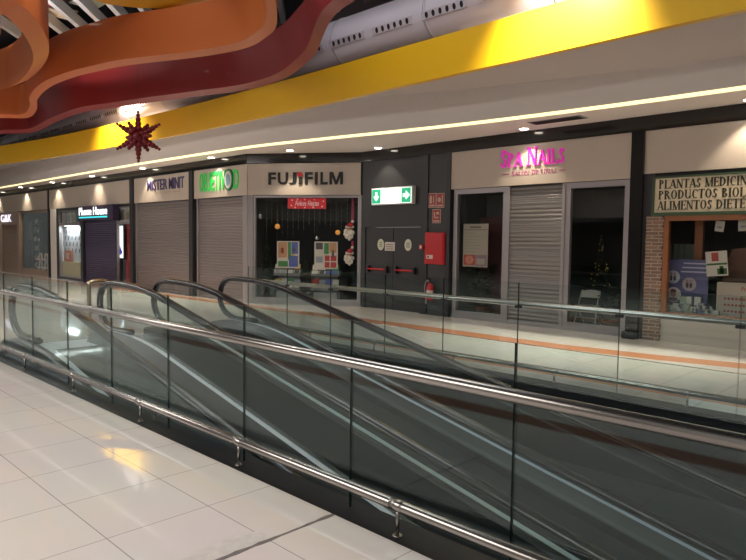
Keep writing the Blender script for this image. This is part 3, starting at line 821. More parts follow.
# brochure racks
PALET = [(.55, .30, .16), (.06, .25, .08), (.10, .14, .42), (.62, .58, .50), (.50, .42, .30), (.42, .05, .05), (.08, .08, .09), (.30, .34, .40), (.55, .40, .10), (.66, .62, .58)]
PM = [flat('print_%d' % i, c, .5) for i, c in enumerate(PALET)]
def rack(px0, px1, ptop, pmid, label, wd, seed, grid):
    rnd = random.Random(seed)
    a, vt = FF.px(px0, ptop, wd); b, vm = FF.px(px1, pmid, wd)
    t = thing('brochure_rack', FF.P((a+b)/2, 0.012, wd), label, 'rack', None)
    mb = MB(); mb.fbox(FF, a, b, vm, vt, wd-.02, wd); 
    ew = (b-a); eh = vt-vm
    for (x0, x1, y0, y1, c) in grid:
        mb.fbox(FF, a+ew*x0, a+ew*x1, vm+eh*y0, vm+eh*y1, wd, wd+.003, 1+c)
    mb.build('poster_board', [PAPER]+PM, t)
    mb = MB(); mb.fbox(FF, a-.10, b+.10, vm-.16, vm-.02, wd-.02, wd+.02)
    for i in range(11):
        if i == 4: continue
        x = a-.07+(b-a+.14)*i/11; mb.fbox(FF, x, x+(b-a)*.07, vm-.13, vm-.05, wd+.02, wd+.024, 1)
    mb.build('header_strip', [mat('strip_dark', (.03, .03, .035), .5), PAPER], t)
    vb = .32
    mb = MB(); mb.fbox(FF, a, b, .012, vb, wd-.3, wd+.05); mb.build('base_box', mat('rack_base', (.40, .38, .37), .6), t)
    mb = MB(); mb.fbox(FF, a+.02, b-.02, vb, vm-.16, wd-.12, wd-.06); mb.build('back_board', mat('rack_back', (.16, .15, .16), .6), t)
    for r in range(2):
        vz = vb+.06+r*.40
        mb = MB(); mb.fbox(FF, a-.06, b+.06, vz, vz+.02, wd-.1, wd+.12); mb.fbox(FF, a-.06, b+.06, vz+.02, vz+.07, wd+.105, wd+.12); mb.build('tray', MATS['rack_back'], t)
        n = 4
        for i in range(n):
            x = a-.05+(b-a+.10)*i/n; ww = (b-a+.10)/n*.92; hgt = .27+.05*rnd.random()
            mb = MB(); z = vz+.02
            P = lambda u, v, d: FF.P(u, z+v, wd+.06-.10*(v/hgt)+d)
            mb.prism([(x, 0), (x+ww, 0), (x+ww, hgt), (x, hgt)], P, -.006, .006, rnd.randrange(10))
            mb.prism([(x+.02, hgt*.15), (x+ww-.02, hgt*.15), (x+ww-.02, hgt*.5), (x+.02, hgt*.5)], P, .006, .009, rnd.randrange(10))
            o = mb.build('brochure', PM)
            tag(o, 'small colour brochure standing in a tray of a rack in the corner shop window', 'brochure', 'brochures in the window racks')
    return t
G1 = [(.06, .46, .38, .96, 0), (.06, .46, .28, .37, 3), (.5, .64, .3, .97, 1), (.66, .95, .52, .97, 2), (.06, .5, .04, .25, 1), (.54, .95, .04, .46, 2), (.18, .32, .55, .75, 5), (.7, .9, .6, .75, 7), (.6, .8, .45, .52, 8)]
G2 = [(.06, .36, .72, .96, 6), (.06, .36, .5, .68, 3), (.06, .36, .24, .46, 7), (.06, .42, .04, .2, 9), (.42, .62, .55, .95, 1), (.64, .95, .6, .96, 0), (.45, .66, .3, .5, 5), (.7, .95, .3, .5, 5), (.45, .66, .06, .26, 5), (.7, .95, .06, .26, 5), (.75, .85, .45, .7, 6)]
rack(277, 299, 241, 268, 'brochure rack under a green and peach poster board beside the dark fir tree', -.55, 3, G1)
rack(314.5, 337.5, 241.5, 269.5, 'brochure rack under a poster board of many small pictures near the white bearded figures', -.55, 5, G2)
# baubles, light strings
def bauble(px, py, w, r, m, label):
    u, v = FF.px(px, py, w); c = FF.P(u, v, w)
    t = thing('bauble', c, label, 'bauble')
    mb = MB(); mb.ball(c, r, 0, 14); mb.build('globe', m, t)
    mb = MB(); mb.tube([c+Vector((0, 0, r*.95)), c+Vector((0, 0, r*1.25))], r*.25, 8); mb.build('cap', STEEL, t)
    mb = MB(); mb.tube([c+Vector((0, 0, r)), Vector((c.x, c.y, 2.95))], .0025, 5); mb.build('thread', STEEL, t)
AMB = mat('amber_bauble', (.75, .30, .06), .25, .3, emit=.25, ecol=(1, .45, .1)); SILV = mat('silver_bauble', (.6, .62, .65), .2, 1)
bauble(277.5, 226.5, -.35, .075, AMB, 'amber bauble hanging over the green and peach poster board')
bauble(337.8, 232.5, -.35, .07, AMB, 'amber bauble hanging over the poster board of many small pictures')
bauble(317, 238, -.35, .06, SILV, 'silver bauble hanging just between the two brochure racks')
bauble(260, 216, -.35, .09, SILV, 'large silver bauble hanging above the dark fir tree in the corner shop')
for i in range(16):
    u = u0+.25+i*(u1-u0-.6)/15; L_ = .7+.5*random.random()
    mb = MB(); mb.tube([FF.P(u, 2.95, -.24), FF.P(u, 2.95-L_, -.24)], .0035, 5)
    for j in range(6): mb.ball(FF.P(u, 2.9-L_*j/6, -.24), .009, 1, 6)
    tag(mb.build('light_string', [mat('thin_wire', (.10, .11, .10), .4), mat('tiny_bulb', (.3, .3, .28), .3)]), 'thin string of unlit fairy lights hanging behind the corner shop glass', 'light string', 'hanging fairy light strings')
def fir(base, h, r, label, m, lights=None, seed=1):
    rnd = random.Random(seed)
    t = thing('christmas_tree', base, label, 'tree')
    base = Vector(base)
    mb = MB(); mb.tube([base, base+Vector((0, 0, h*.95))], [r*.10, r*.03], 8); mb.build('trunk', mat('bark', (.06, .035, .02), .9), t)
    mb = MB()
    for i in range(420):
        f = rnd.random()**.8; z = h*(.12+.86*f); rr = r*(1-f)*(.55+.5*rnd.random())+.02; an = rnd.random()*2*PI
        d = Vector((math.cos(an), math.sin(an), -.25)); p = base+Vector((0, 0, z)); q = p+d*rr
        s_ = Vector((-d.y, d.x, 0))*.035*(h/1.6)
        mb.quad([p, p+(q-p)*.6+s_, q, p+(q-p)*.6-s_])
        mb.quad([p, p+(q-p)*.6+Vector((0, 0, .03)), q, p+(q-p)*.6-Vector((0, 0, .04))])
    mb.build('needles', m, t)
    if lights:
        mb = MB()
        for i in range(60):
            f = rnd.random(); z = h*(.12+.84*f); rr = r*(1-f)*1.0; an = rnd.random()*2*PI
            mb.ball(base+Vector((rr*math.cos(an), rr*math.sin(an), z)), .011, 0, 5)
        mb.build('fairy_lights', lights, t)
    mb = MB(); mb.lathe(base, [(r*.3, 0), (r*.35, h*.1)], 14); mb.build('pot', mat('dark_pot', (.05, .04, .04), .6), t)
u, v = FF.px(266, 270, -1.1)
fir(FF.P(u, .012, -1.1), 1.95, .38, 'dark fir tree standing inside the corner shop behind the window', mat('fir_green', (.03, .05, .03), .8), mat('tiny_gold', (.4, .3, .12), .4), 4)
# hanging bearded figures
def bearded(px, ptop, pmid, pbot, label, w, ribbon_top=None):
    u, vt = FF.px(px, ptop, w); _, vm = FF.px(px, pmid, w); _, vb = FF.px(px, pbot, w)
    c = FF.P(u, vb, w)
    t = thing('hanging_figure', c, label, 'decoration')
    hw = (vm-vb)*.45
    mb = MB()
    for dx_, dz, r in ((0, .55, .62), (-.55, .62, .42), (.55, .55, .36), (-.4, .3, .4), (.3, .28, .4), (0, .14, .34), (-.72, .45, .28)):
        mb.ball(FF.P(u+dx_*hw, vb+dz*(vm-vb), w), hw*r, 0, 12, (1, .6, 1.05))
    mb.build('beard', mat('white_felt', (.78, .72, .64), .9, noise=.1, nscale=30), t)
    mb = MB(); mb.ball(FF.P(u+.1*hw, vb+.86*(vm-vb), w+.02), hw*.5, 0, 12, (1, .7, .7)); mb.ball(FF.P(u+.1*hw, vb+.8*(vm-vb), w+.1), hw*.12, 0, 8); mb.build('face', mat('skin_felt', (.55, .32, .24), .8), t)
    mb = MB(); n = 6; ctr = []
    for i in range(n+1):
        f = i/n; ctr.append((FF.P(u+hw*.15+hw*.35*f*f, vm-.02+(vt-vm)*f, w), hw*.62*(1-f)+.02))
    mb.tube([p for p, r in ctr], [r for p, r in ctr], 12); mb.build('hat', mat('red_felt', (.33, .02, .03), .9), t)
    mb = MB(); mb.ball(ctr[-1][0], .045, 0, 8); mb.tube([FF.P(u-hw*.55, vm-.03, w+.05), FF.P(u+hw*.75, vm-.03, w+.05)], .035, 8); mb.build('hat_trim', MATS['white_felt'], t)
    if ribbon_top:
        mb = MB(); mb.fbox(FF, u+hw*.3, u+hw*.7, vt, ribbon_top, w-.005, w+.005); mb.build('ribbon', mat('crimson_ribbon', (.35, .02, .07), .6), t)
bearded(349.5, 221, 226, 240.5, 'white bearded hanging figure in a red hat, the upper of two', -.28, 2.95)
bearded(349.5, 247, 252, 265.5, 'white bearded hanging figure in a red hat, the lower of two', -.28, FF.px(349.5, 241, -.28)[1])

# ---- black emergency exit bay
d0 = FR.U(361); d1 = FR.U(420.5); p0 = FR.U(421); p1 = FR.U(427); p2 = FR.U(446.5); p3 = FR.U(450)
lx0, lx1, lx2 = FR.U(364), FR.U(391.5), FR.U(419.5)
zd = FR.px(392, 227)[1]
trim(FR, d0, d1, zd, ZS1, -.16, -.04, DOORM)
trim(FR, d0, lx0, 0, zd, -.16, -.04, DOORM)
trim(FR, p0-.02, p1, 0, ZS1, -.16, .0, BLACKM)
trim(FR, p1, p2, 0, ZS1, -.16, -.03, mat('dark_pilaster', (.035, .04, .042), .5))
trim(FR, p2, p3, 0, ZS1, -.16, .03, BLACKM)
def exit_leaf(a, b, round_px, round_y, label):
    DN[0] += 1
    t = bpy.data.objects.new('door_%d' % DN[0], None); COL.objects.link(t); t.location = FR.P((a+b)/2, 0, -.08); t['kind'] = 'structure'
    mb = MB(); mb.fbox(FR, a+.008, b-.008, .01, zd-.01, -.13, -.07); mb.build('leaf', DOORM, t, bevel=.004)
    zb = FR.px((a+b)/2 and 385, 269.5)[1]
    mb = MB(); mb.tube([FR.P(a+.16, zb, 0.02), FR.P(b-.2, zb, 0.02)], .022, 12); mb.build('push_bar', REDP, t)
    for q in (a+.14, b-.2):
        mb = MB(); mb.fbox(FR, q-.05, q+.05, zb-.09, zb+.09, -.07, .03); mb.build('bar_housing', BLACKM, t, bevel=.01)
    u, v = FR.px(round_px, round_y)
    c = FR.P(u, v, -.07); r = .115
    mb = MB(); mb.prism([(u+r*math.cos(2*PI*k/28), v+r*1.3*math.sin(2*PI*k/28)) for k in range(28)], lambda p, q, d: FR.P(p, q, d), -.07, -.064)
    for k, (dx_, dz) in enumerate(((0, .05), (0, 0), (0, -.05))): mb.fbox(FR, u-.055, u+.055, v+dz-.015, v+dz+.015, -.064, -.061, 1)
    mb.build('oval_notice', [mat('notice_cream', (.62, .62, .48), .5), mat('notice_green', (.25, .32, .22), .6)], t)
    return t
exit_leaf(lx0, lx1, 379, 244.5, ''); exit_leaf(lx1, lx2, 406.3, 245, '')
a, v1 = FR.px(383.3, 242); b, v0 = FR.px(393, 251)
mb = MB(); mb.fbox(FR, a, b, v0, v1, -.069, -.062)
for i in range(4): mb.fbox(FR, a+.04, b-.05, v1-.06-i*.055, v1-.075-i*.055, -.062, -.060, 1)
tag(mb.build('door_notice', [PAPER, BLACK]), 'small white paper notice taped between the two oval door signs', 'notice')
# exit sign
a, v1 = FR.px(372, 189.5, .1); b, v0 = FR.px(411, 202.5, .1)
t = thing('exit_sign', FR.P((a+b)/2, v0, .0), 'lit white emergency sign with green arrow ends over the black double door', 'exit sign')
mb = MB(); mb.fbox(FR, a-.03, b+.03, v0-.03, v1+.03, -.04, .09); mb.build('housing', mat('sign_housing', (.55, .55, .53), .5), t, bevel=.008)
mb = MB(); mb.fbox(FR, a, b, v0, v1, .09, .10); mb.build('lit_face', LITW, t)
for c0, dr in ((a+.01, 'd'), (b-.32, 'r')):
    mb = MB(); mb.fbox(FR, c0, c0+.31, v0+.01, v1-.01, .10, .106); mb.build('green_field', GREENL, t)
    cx, cz = c0+.155, (v0+v1)/2
    if dr == 'd':
        pts = [(-.03, .10), (.03, .10), (.03, 0), (.09, 0), (0, -.11), (-.09, 0), (-.03, 0)]
    else:
        pts = [(-.09, .04), (-.09, -.04), (0, -.04), (0, -.1), (.11, 0), (0, .1), (0, .04)]
    mb = MB(); mb.prism([(cx+p*1.1, cz+q*1.1) for p, q in pts], lambda p, q, d: FR.P(p, q, d), .106, .111); mb.build('arrow', LITW, t)
# hose cabinet, extinguisher, alarm, signs
a, v1 = FR.px(424.5, 232.5, .09); b, v0 = FR.px(443, 264.7, .09)
t = thing('hose_cabinet', FR.P((a+b)/2, v0, -.03), 'red metal fire hose cabinet on the dark pilaster', 'cabinet')
mb = MB(); mb.fbox(FR, a, b, v0, v1, -.03, .075); mb.build('body', REDP, t, bevel=.01)
mb = MB(); mb.fbox(FR, a+.03, b-.03, v0+.03, v1-.03, .075, .09); dr = mb.build('door', REDP, t, bevel=.004)
mb = MB(); mb.fbox(FR, a+.07, a+.27, v0+.13, v0+.22, .09, .095); mb.prism([(a+.13+.03*math.cos(2*PI*k/12), v0+.175+.03*math.sin(2*PI*k/12)) for k in range(12)], lambda p, q, d: FR.P(p, q, d), 0.095, .1, 1)
mb.build('latch_plate', [PAPER, REDP], dr)
u, v = FR.px(422.2, 247)
mb = MB(); mb.fbox(FR, u-.06, u+.05, v-.06, v+.06, .0, .05); mb.fbox(FR, u-.035, u+.025, v-.035, v+.035, .05, .056, 1)
tag(mb.build('alarm_button', [REDP, PAPER]), 'small red fire alarm call button beside the hose cabinet', 'alarm button')
def extinguisher():
    w = .10
    u, vt = FR.px(430, 279.5, w); _, vb = FR.px(430, 300, w)
    c = FR.P(u, vb, w); h = vt-vb
    t = thing('fire_extinguisher', c, 'red fire extinguisher with black hose hanging below the hose cabinet', 'extinguisher')
    r = .085
    mb = MB(); mb.lathe(c, [(r*.9, 0), (r, .03), (r, h*.66), (r*.8, h*.75), (r*.35, h*.82), (r*.3, h*.86)], 18); mb.build('cylinder', REDP, t)
    mb = MB(); mb.lathe(c+Vector((0, 0, h*.2)), [(r*1.01, 0), (r*1.01, h*.28)], 18); mb.build('label_band', mat('ext_label', (.62, .5, .46), .6), t)
    top = c+Vector((0, 0, h*.86))
    mb = MB(); mb.tube([top, top+Vector((0, 0, .07))], .03, 10); mb.hexa([top+Vector(q) for q in ((-.02, -.14, .06), (.02, -.14, .08), (.02, .03, .06), (-.02, .03, .06), (-.02, -.14, .09), (.02, -.14, .11), (.02, .03, .09), (-.02, .03, .09))]); mb.build('valve_handle', BLACKM, t)
    P = smooth([top+Vector((-.02, 0, .04)), top+Vector((-.11, -.01, .01)), top+Vector((-.155, -.01, -.14)), top+Vector((-.13, -.01, -.34)), top+Vector((-.10, -.02, -.42))], 5)
    mb = MB(); mb.tube(P, .014, 8); mb.tube([P[-1], P[-1]+Vector((.01, 0, -.1))], [.016, .028], 10); mb.build('hose', mat('grey_hose', (.35, .33, .33), .5), t)
    mb = MB(); mb.hexa([top+Vector(q) for q in ((-.03, .0, -.02), (.03, .0, -.02), (.03, .14, -.02), (-.03, .14, -.02), (-.03, 0, .01), (.03, 0, .01), (.03, .14, .01), (-.03, .14, .01))]); mb.build('bracket', STEEL, t)
extinguisher()
def redsign(x0, y0, x1, y1, label, kind):
    a, v1 = FR.px(x0, y0); b, v0 = FR.px(x1, y1)
    t = thing('safety_sign', FR.P((a+b)/2, v0, -.03), label, 'sign')
    mb = MB(); mb.fbox(FR, a, b, v0, v1, -.03, -.02); mb.fbox(FR, a+.015, b-.015, v0+.015, v1-.015, -.02, -.016, 1); mb.build('plate', [mat('sign_cream', (.50, .40, .34), .5), mat('sign_red', (.34, .04, .035), .45)], t)
    mb = MB(); w_ = b-a; h_ = v1-v0
    if kind == 0:
        mb.fbox(FR, a+w_*.22, a+w_*.5, v0+h_*.30, v0+h_*.75, -.016, -.013); mb.ball(FR.P(a+w_*.36, v0+h_*.78, -.014), w_*.1, 0, 8, (1, .2, 1)); mb.fbox(FR, a+w_*.66, a+w_*.76, v0+h_*.3, v0+h_*.8, -.016, -.013)
    elif kind == 1:
        mb.prism([(a+w_*.38+w_*.2*math.cos(2*PI*k/14), v0+h_*.55+w_*.24*math.sin(2*PI*k/14)) for k in range(14)], lambda p, q, d: FR.P(p, q, d), -.016, -.013); mb.fbox(FR, a+w_*.7, a+w_*.82, v0+h_*.3, v0+h_*.85, -.016, -.013)
    else:
        mb.fbox(FR, a+w_*.2, a+w_*.34, v0+h_*.35, v0+h_*.8, -.016, -.013); mb.fbox(FR, a+w_*.2, a+w_*.75, v0+h_*.35, v0+h_*.45, -.016, -.013); mb.fbox(FR, a+w_*.5, a+w_*.8, v0+h_*.62, v0+h_*.8, -.016, -.013)
    mb.fbox(FR, a+w_*.12, a+w_*.88, v0+h_*.1, v0+h_*.2, -.016, -.013)
    mb.build('pictogram', MATS['sign_cream'], t)
redsign(427.7, 193.3, 435.4, 207.5, 'red extinguisher sign on the dark pilaster, beside its twin next to the door', 0)
redsign(436, 193.3, 443.8, 207.5, 'red hose reel sign on the dark pilaster, on the nail salon side of its twin', 1)
redsign(432, 209.3, 440, 223, 'small red safety sign below the pair on the dark pilaster', 2)

# ---- nail salon
n0, n1 = FR.U(451.5), FR.U(627.5)
s = sign_panel(FR, FR.px(451.5, 156)[0], FR.px(633.5, 140)[0], ZS0, ZS1-.01, 'beige sign panel with glowing pink salon name, over the silver shutter')
PINK = mat('pink_letters', (.80, .03, .55), .4, emit=.16, ecol=(.95, .03, .62)); PINKD = mat('pink_dark', (.40, .03, .22), .5)
a, v1 = FR.px(501, 152.5); b, v0 = FR.px(565, 169)
za = FR.px(501, 168)[1]; zb2 = FR.px(565, 151.5)[1]
for mw in serif_words('SPA NAILS', FR, a, b, za, za+.38, 0, .03, small=.80, weight=1.02): mw.build('salon_name', PINK, s)
a2 = FR.U(510); b2 = FR.U(555)
zl = FR.px(532, 174.8)[1]
for mw in serif_words('SALON DE UÑAS', FR, a2, b2, zl, zl+.105, 0, .006, small=.85, weight=.9): mw.build('subtitle_word', PINKD, s)
mb = MB(); mb.fbox(FR, FR.U(500.5), FR.U(507.5), zl+.045, zl+.06, 0, .012); mb.fbox(FR, FR.U(557), FR.U(563.5), zl+.045, zl+.06, 0, .012); mb.build('dash', PINKD, s)
window(FR, n0, FR.U(505), .06, ZS0-.01, -.06, .11)
window(FR, FR.U(563), n1, .06, ZS0-.01, -.06, .11)
trim(FR, n0, n1, 0, .06, -.2, -.03, mat('grey_pier', (.3, .3, .3)))
shutter(FR, FR.U(505), FR.U(563), .01, ZS0-.01, -.09, SH2, 'silver roller shutter pulled down in the middle of the nail salon front')
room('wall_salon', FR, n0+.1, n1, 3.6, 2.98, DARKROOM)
mb = MB(); mb.fbox(FR, n0+.12, n1-.02, 2.35, 2.95, -1.3, -1.25); struct(mb.build('trim_90', DIMROOM))
mb = MB(); mb.fbox(FR, n0+.12, FR.U(480), .012, 2.4, -1.0, -.96); struct(mb.build('trim_91', mat('maroon_panel', (.10, .03, .035), .6)))
# price poster
a, v1 = FR.px(463.5, 224, -.2); b, v0 = FR.px(487.3, 267.5, -.2)
t = thing('price_poster', FR.P((a+b)/2, v0, -.2), 'cream price list poster with a red picture, behind the salon glass', 'poster')
w_ = b-a; h_ = v1-v0
mb = MB(); mb.fbox(FR, a, b, v0, v1, -.21, -.2); mb.fbox(FR, a+w_*.04, a+w_*.52, v0+h_*.04, v0+h_*.28, -.2, -.197, 1); mb.fbox(FR, a+w_*.54, a+w_*.97, v0+h_*.03, v0+h_*.28, -.2, -.197, 2); mb.fbox(FR, a+w_*.57, a+w_*.9, v0+h_*.06, v0+h_*.20, -.197, -.195, 0)
mb.fbox(FR, a+w_*.02, a+w_*.98, v0+h_*.855, v0+h_*.87, -.2, -.197, 3)
for i in range(7):
    mb.fbox(FR, a+w_*.1, a+w_*(.5+.3*((i*37) % 10)/10), v0+h_*(.78-i*.07), v0+h_*(.785-i*.07), -.2, -.198, 3)
mb.build('sheet', [mat('poster_cream', (.36, .33, .275), .6), mat('poster_red', (.40, .07, .05), .5), mat('poster_mauve', (.25, .16, .22), .5), mat('ink_soft', (.16, .13, .11), .6)], t)
for k in range(7):
    mb = MB() if k == 0 else mb
    an = k/7*2*PI; mb.ball(FR.P(a+w_*.28+w_*.11*math.cos(an), v0+h_*.16+h_*.06*math.sin(an), -.196), w_*.07, 0, 8, (1, .1, 1))
mb.build('flower', mat('petal', (.55, .22, .16), .6), t)
mb = MB(); mb.fbox(FR, a+w_*.28, a+w_*.72, v0+h_*.90, v0+h_*.945, -.2, -.197); mb.build('heading', mat('ink_soft', (.16, .13, .11), .6), t)
mb = MB()
for f in (.1, .9): mb.tube([FR.P(a+w_*f, v1, -.205), FR.P(a+w_*f, 2.98, -.205)], .002, 5)
mb.build('cord', BLACKM, t)
# folding chair
def chair():
    w = -.85
    uL, vb = FR.px(573.5, 328, w); uR, _ = FR.px(597.5, 331, w)
    uc = (uL+uR)/2; hw = .21; uc += .02
    t = thing('folding_chair', FR.P(uc, .012, w), 'white folding chair standing inside the nail salon window', 'chair')
    CM = mat('chair_white', (.85, .82, .78), .4); FL_ = .012
    vt = FR.px(586, 291.5, w)[1]; vt2 = vt-.14
    for s_ in (-1, 1):
        mb = MB(); mb.tube(smooth([FR.P(uc+s_*(hw+.03), FL_, w+.12), FR.P(uc+s_*hw, .45, w-.03), FR.P(uc+s_*(hw-.01), .75, w-.14), FR.P(uc+s_*(hw-.02), vt, w-.19)], 4), .013, 8); mb.build('leg', CM, t)
        mb = MB(); mb.tube([FR.P(uc+s_*(hw-.02), FL_, w-.32), FR.P(uc+s_*(hw-.03), .46, w+.12)], .013, 8); mb.build('leg', CM, t)
    mb = MB(); mb.tube([FR.P(uc-hw, .2, w+.06), FR.P(uc+hw, .2, w+.06)], .009, 8); mb.build('stretcher', CM, t)
    rings = []
    for i in range(9):
        f = i/8; u = uc-hw+2*hw*f; bo = -.05*math.sin(PI*f); cr = .03*math.sin(PI*f)
        rings.append([FR.P(u, vt2, w-.16+bo), FR.P(u, vt2, w-.14+bo), FR.P(u, vt+cr, w-.18+bo), FR.P(u, vt+cr, w-.20+bo)])
    mb = MB(); mb.sweep(rings); mb.build('backrest', CM, t)
    mb = MB(); mb.fbox(FR, uc-hw, uc+hw, .44, .47, w-.2, w+.2); mb.build('seat', CM, t, bevel=.01)
chair()
def potted(px, py, w, h, label, seed, spread=.35, potr=.13, potm=None, leafm=None, n=70):
    rnd = random.Random(seed)
    u, v = FR.px(px, py, w); c = FR.P(u, .012, w)
    t = thing('potted_plant', c, label, 'plant')
    mb = MB(); mb.lathe(c, [(potr*.7, 0), (potr, .2), (potr*1.08, .2), (potr*1.08, .24), (potr*.9, .24)], 18); mb.build('pot', potm or mat('terracotta', (.25, .10, .06), .8), t)
    mb = MB()
    for i in range(n):
        an = rnd.random()*2*PI; rr = spread*rnd.random(); z = .24+(h-.24)*rnd.random(); p = c+Vector((rr*math.cos(an), rr*math.sin(an), z))
        d = Vector((math.cos(an), math.sin(an), .6*(rnd.random()-.2))).normalized()*(.12+.1*rnd.random()); sd = Vector((-math.sin(an), math.cos(an), .3))*.035
        mb.quad([p-d*.5, p+sd, p+d*.5, p-sd], 0, True)
    mb.build('leaves', leafm or mat('leaf_dark', (.035, .075, .03), .6), t)
    mb = MB()
    for i in range(6):
        an = i*1.05; mb.tube([c+Vector((0, 0, .2)), c+Vector((.1*math.cos(an), .1*math.sin(an), h*.5)), c+Vector((spread*.6*math.cos(an), spread*.6*math.sin(an), h*.9))], .006, 5)
    mb.build('stem', mat('stem_green', (.04, .06, .025), .7), t)
potted(481, 310, -.55, 1.25, 'tall leafy plant behind the salon glass under the price poster', 3, .36, n=160)
potted(609, 329, -.5, .75, 'small plant in a terracotta pot beside the white folding chair', 5, .28, .15, n=50)
u, v = FR.px(589, 300, -2.2)
fir(FR.P(u, .012, -2.75), 2.05, .36, 'reflected slim tree with tiny gold lights, built deep inside the nail salon', mat('fir_dim', (.045, .045, .02), .8), mat('gold_glow', (1, .7, .2), .4, emit=.10), 8)  # reflection in the salon glass, put in as a solid tree
mb = MB(); ub = FR.U(600, -1.8)
mb.fbox(FR, FR.U(566, -1.8), FR.U(612, -1.8), .7, .8, -2.2, -1.6); mb.fbox(FR, FR.U(566, -1.8)+.1, FR.U(612, -1.8)-.1, .012, .7, -2.1, -1.7)
tag(mb.build('salon_counter', BLACKM), 'black counter in the dark nail salon behind the folding chair', 'counter')

# ---- black column with plinth
c0, c1 = FR.U(628, .06), FR.U(640.3, .06)
trim(FR, c0, c1, 0, ZS1, -.2, .06, FRIEZE)
trim(FR, c0-.02, c1+.02, 0, .14, .10, .2, BLACKM, .03)
# ---- herbalist
h0 = c1
s = sign_panel(FR, h0, 1.5, FR.px(700, 170.5)[1], ZS1-.01, 'blank beige sign panel above the board of serif lettering')
trim(FR, h0, FR.U(653), 0, FR.px(700, 170.5)[1], -.16, -.02, BLACKM)
zb1 = FR.px(653, 214.5)[1]; zt1 = FR.px(653, 177.5)[1]; zt1 = min(zt1, FR.px(700, 170.5)[1]-.02)
bu0, bu1 = FR.px(652, 190, .05)[0], 1.0
t = thing('shop_board', FR.P((bu0+bu1)/2, zb1, 0), 'cream board with three lines of dark serif lettering in a green frame', 'sign')
GRN = mat('green_frame', (.035, .075, .035), .5)
mb = MB(); mb.fbox(FR, bu0, bu1, zb1-.03, zb1+.03, -.05, .05); mb.fbox(FR, bu0, bu1, zt1-.03, zt1+.005, -.05, .05); mb.fbox(FR, bu0, bu0+.04, zb1+.03, zt1-.03, -.05, .05); mb.fbox(FR, bu1-.04, bu1, zb1+.03, zt1-.03, -.05, .05); mb.build('frame', GRN, t)
mb = MB(); mb.fbox(FR, bu0+.04, bu1-.04, zb1+.03, zt1-.03, -.05, .02); mb.build('board', mat('cream_board', (.66, .58, .42), .6), t)
INK = mat('dark_green_ink', (.03, .035, .02), .6)
# visible letters end at the frame edge: fit by pixel positions of the visible part
for body, xv0, vis, xv1, py0 in (('PLANTAS MEDICINALES', 659, 'PLANTAS MEDICIN', 748, (182.5, 195.5)), ('PRODUCTOS BIOLÓGICOS', 658.5, 'PRODUCTOS BIOL', 746.5, (192.2, 207.0)), ('ALIMENTOS DIETÉTICOS', 657.5, 'ALIMENTOS DIETE', 746, (201.5, 216))):
    def tl(b_): return sum(SER[{'Ó': 'O', 'É': 'E'}.get(c, c)][0]+.06 for c in b_)
    a = FR.px(xv0, py0[0]+6, .02)[0]; b = FR.px(xv1, py0[0]+2, .02)[0]; full = a+(b-a)*tl(body)/tl(vis)
    za = FR.px(xv0, py0[1]-4)[1]
    zb3 = za
    hh = (zt1-zb1)*.235
    row = {'P': 0}
    idx = ('PLANTAS MEDICINALES', 'PRODUCTOS BIOLÓGICOS', 'ALIMENTOS DIETÉTICOS').index(body)
    za = zb1+.075+(2-idx)*(zt1-zb1-.1)/3
    for mw in serif_words(body, FR, a, full, za, za+hh, .02, .006, weight=1.3): mw.build('word', INK, t)
bk0, bk1 = FR.U(646.5), FR.U(662)
BRICK = brick_mat('brick')
mb = MB(); z = 0; zt_b = zb1-.03; i = 0
while z < zt_b-.01:
    o = .012*math.sin(i*2.1)+.01*random.random(); z1 = min(z+.065, zt_b)
    mb.fbox(FR, bk0, bk1+.02+o, z, z1, -.15, .03+.012*random.random()); z = z1; i += 1
TN[0] += 1; struct(mb.build('trim_%d' % TN[0], BRICK))
WOODF = wood_mat('orange_wood', (.30, .11, .035), (.20, .07, .02), .4, (2, 2, 30))
wu0, wu1 = FR.px(661.8, 270, .02)[0], 1.0
wz0 = FR.px(680, 318)[1]; wz1 = zb1-.03
window(FR, wu0, wu1, wz0, wz1, .02, .09, m=WOODF, fd=.12)
mu = FR.px(699.5, 240, -.55)[0]; trim(FR, mu-.07, mu+.07, wz0, wz1, -.6, -.5, WOODF)
mb = MB(); mb.fbox(FR, bk1, 1.0, 0, wz0, -.15, -.01); struct(mb.build('wall_herbalist', mat('cream_plaster', (.46, .42, .36), .7)))
room('wall_herb_shop', FR, h0+.1, 2.0, 2.4, 2.7, mat('herb_room', (.05, .035, .025), .8))
mb = MB(); mb.fbox(FR, wu0+.1, 1.0, wz0-.02, wz0+.02, -.9, -.1); TN[0] += 1; struct(mb.build('trim_%d' % TN[0], WOODF))
DZ = wz0+.02
# curtain
a = FR.U(667.5, -.75); b = FR.U(703, -.75)
mb = MB(); rings = []
for i in range(25):
    f = i/24; u = a+(b-a)*f; d = -.75+.02*math.sin(f*38)
    rings.append([FR.P(u, DZ, d), FR.P(u, DZ, d+.008), FR.P(u, FR.px(680, 244, -.75)[1], d+.008), FR.P(u, FR.px(680, 244, -.75)[1], d)])
mb.sweep(rings); tag(mb.build('curtain', mat('curtain_green', (.22, .24, .20), .8)), 'pale green half curtain behind the blue poster in the herb shop window', 'curtain')
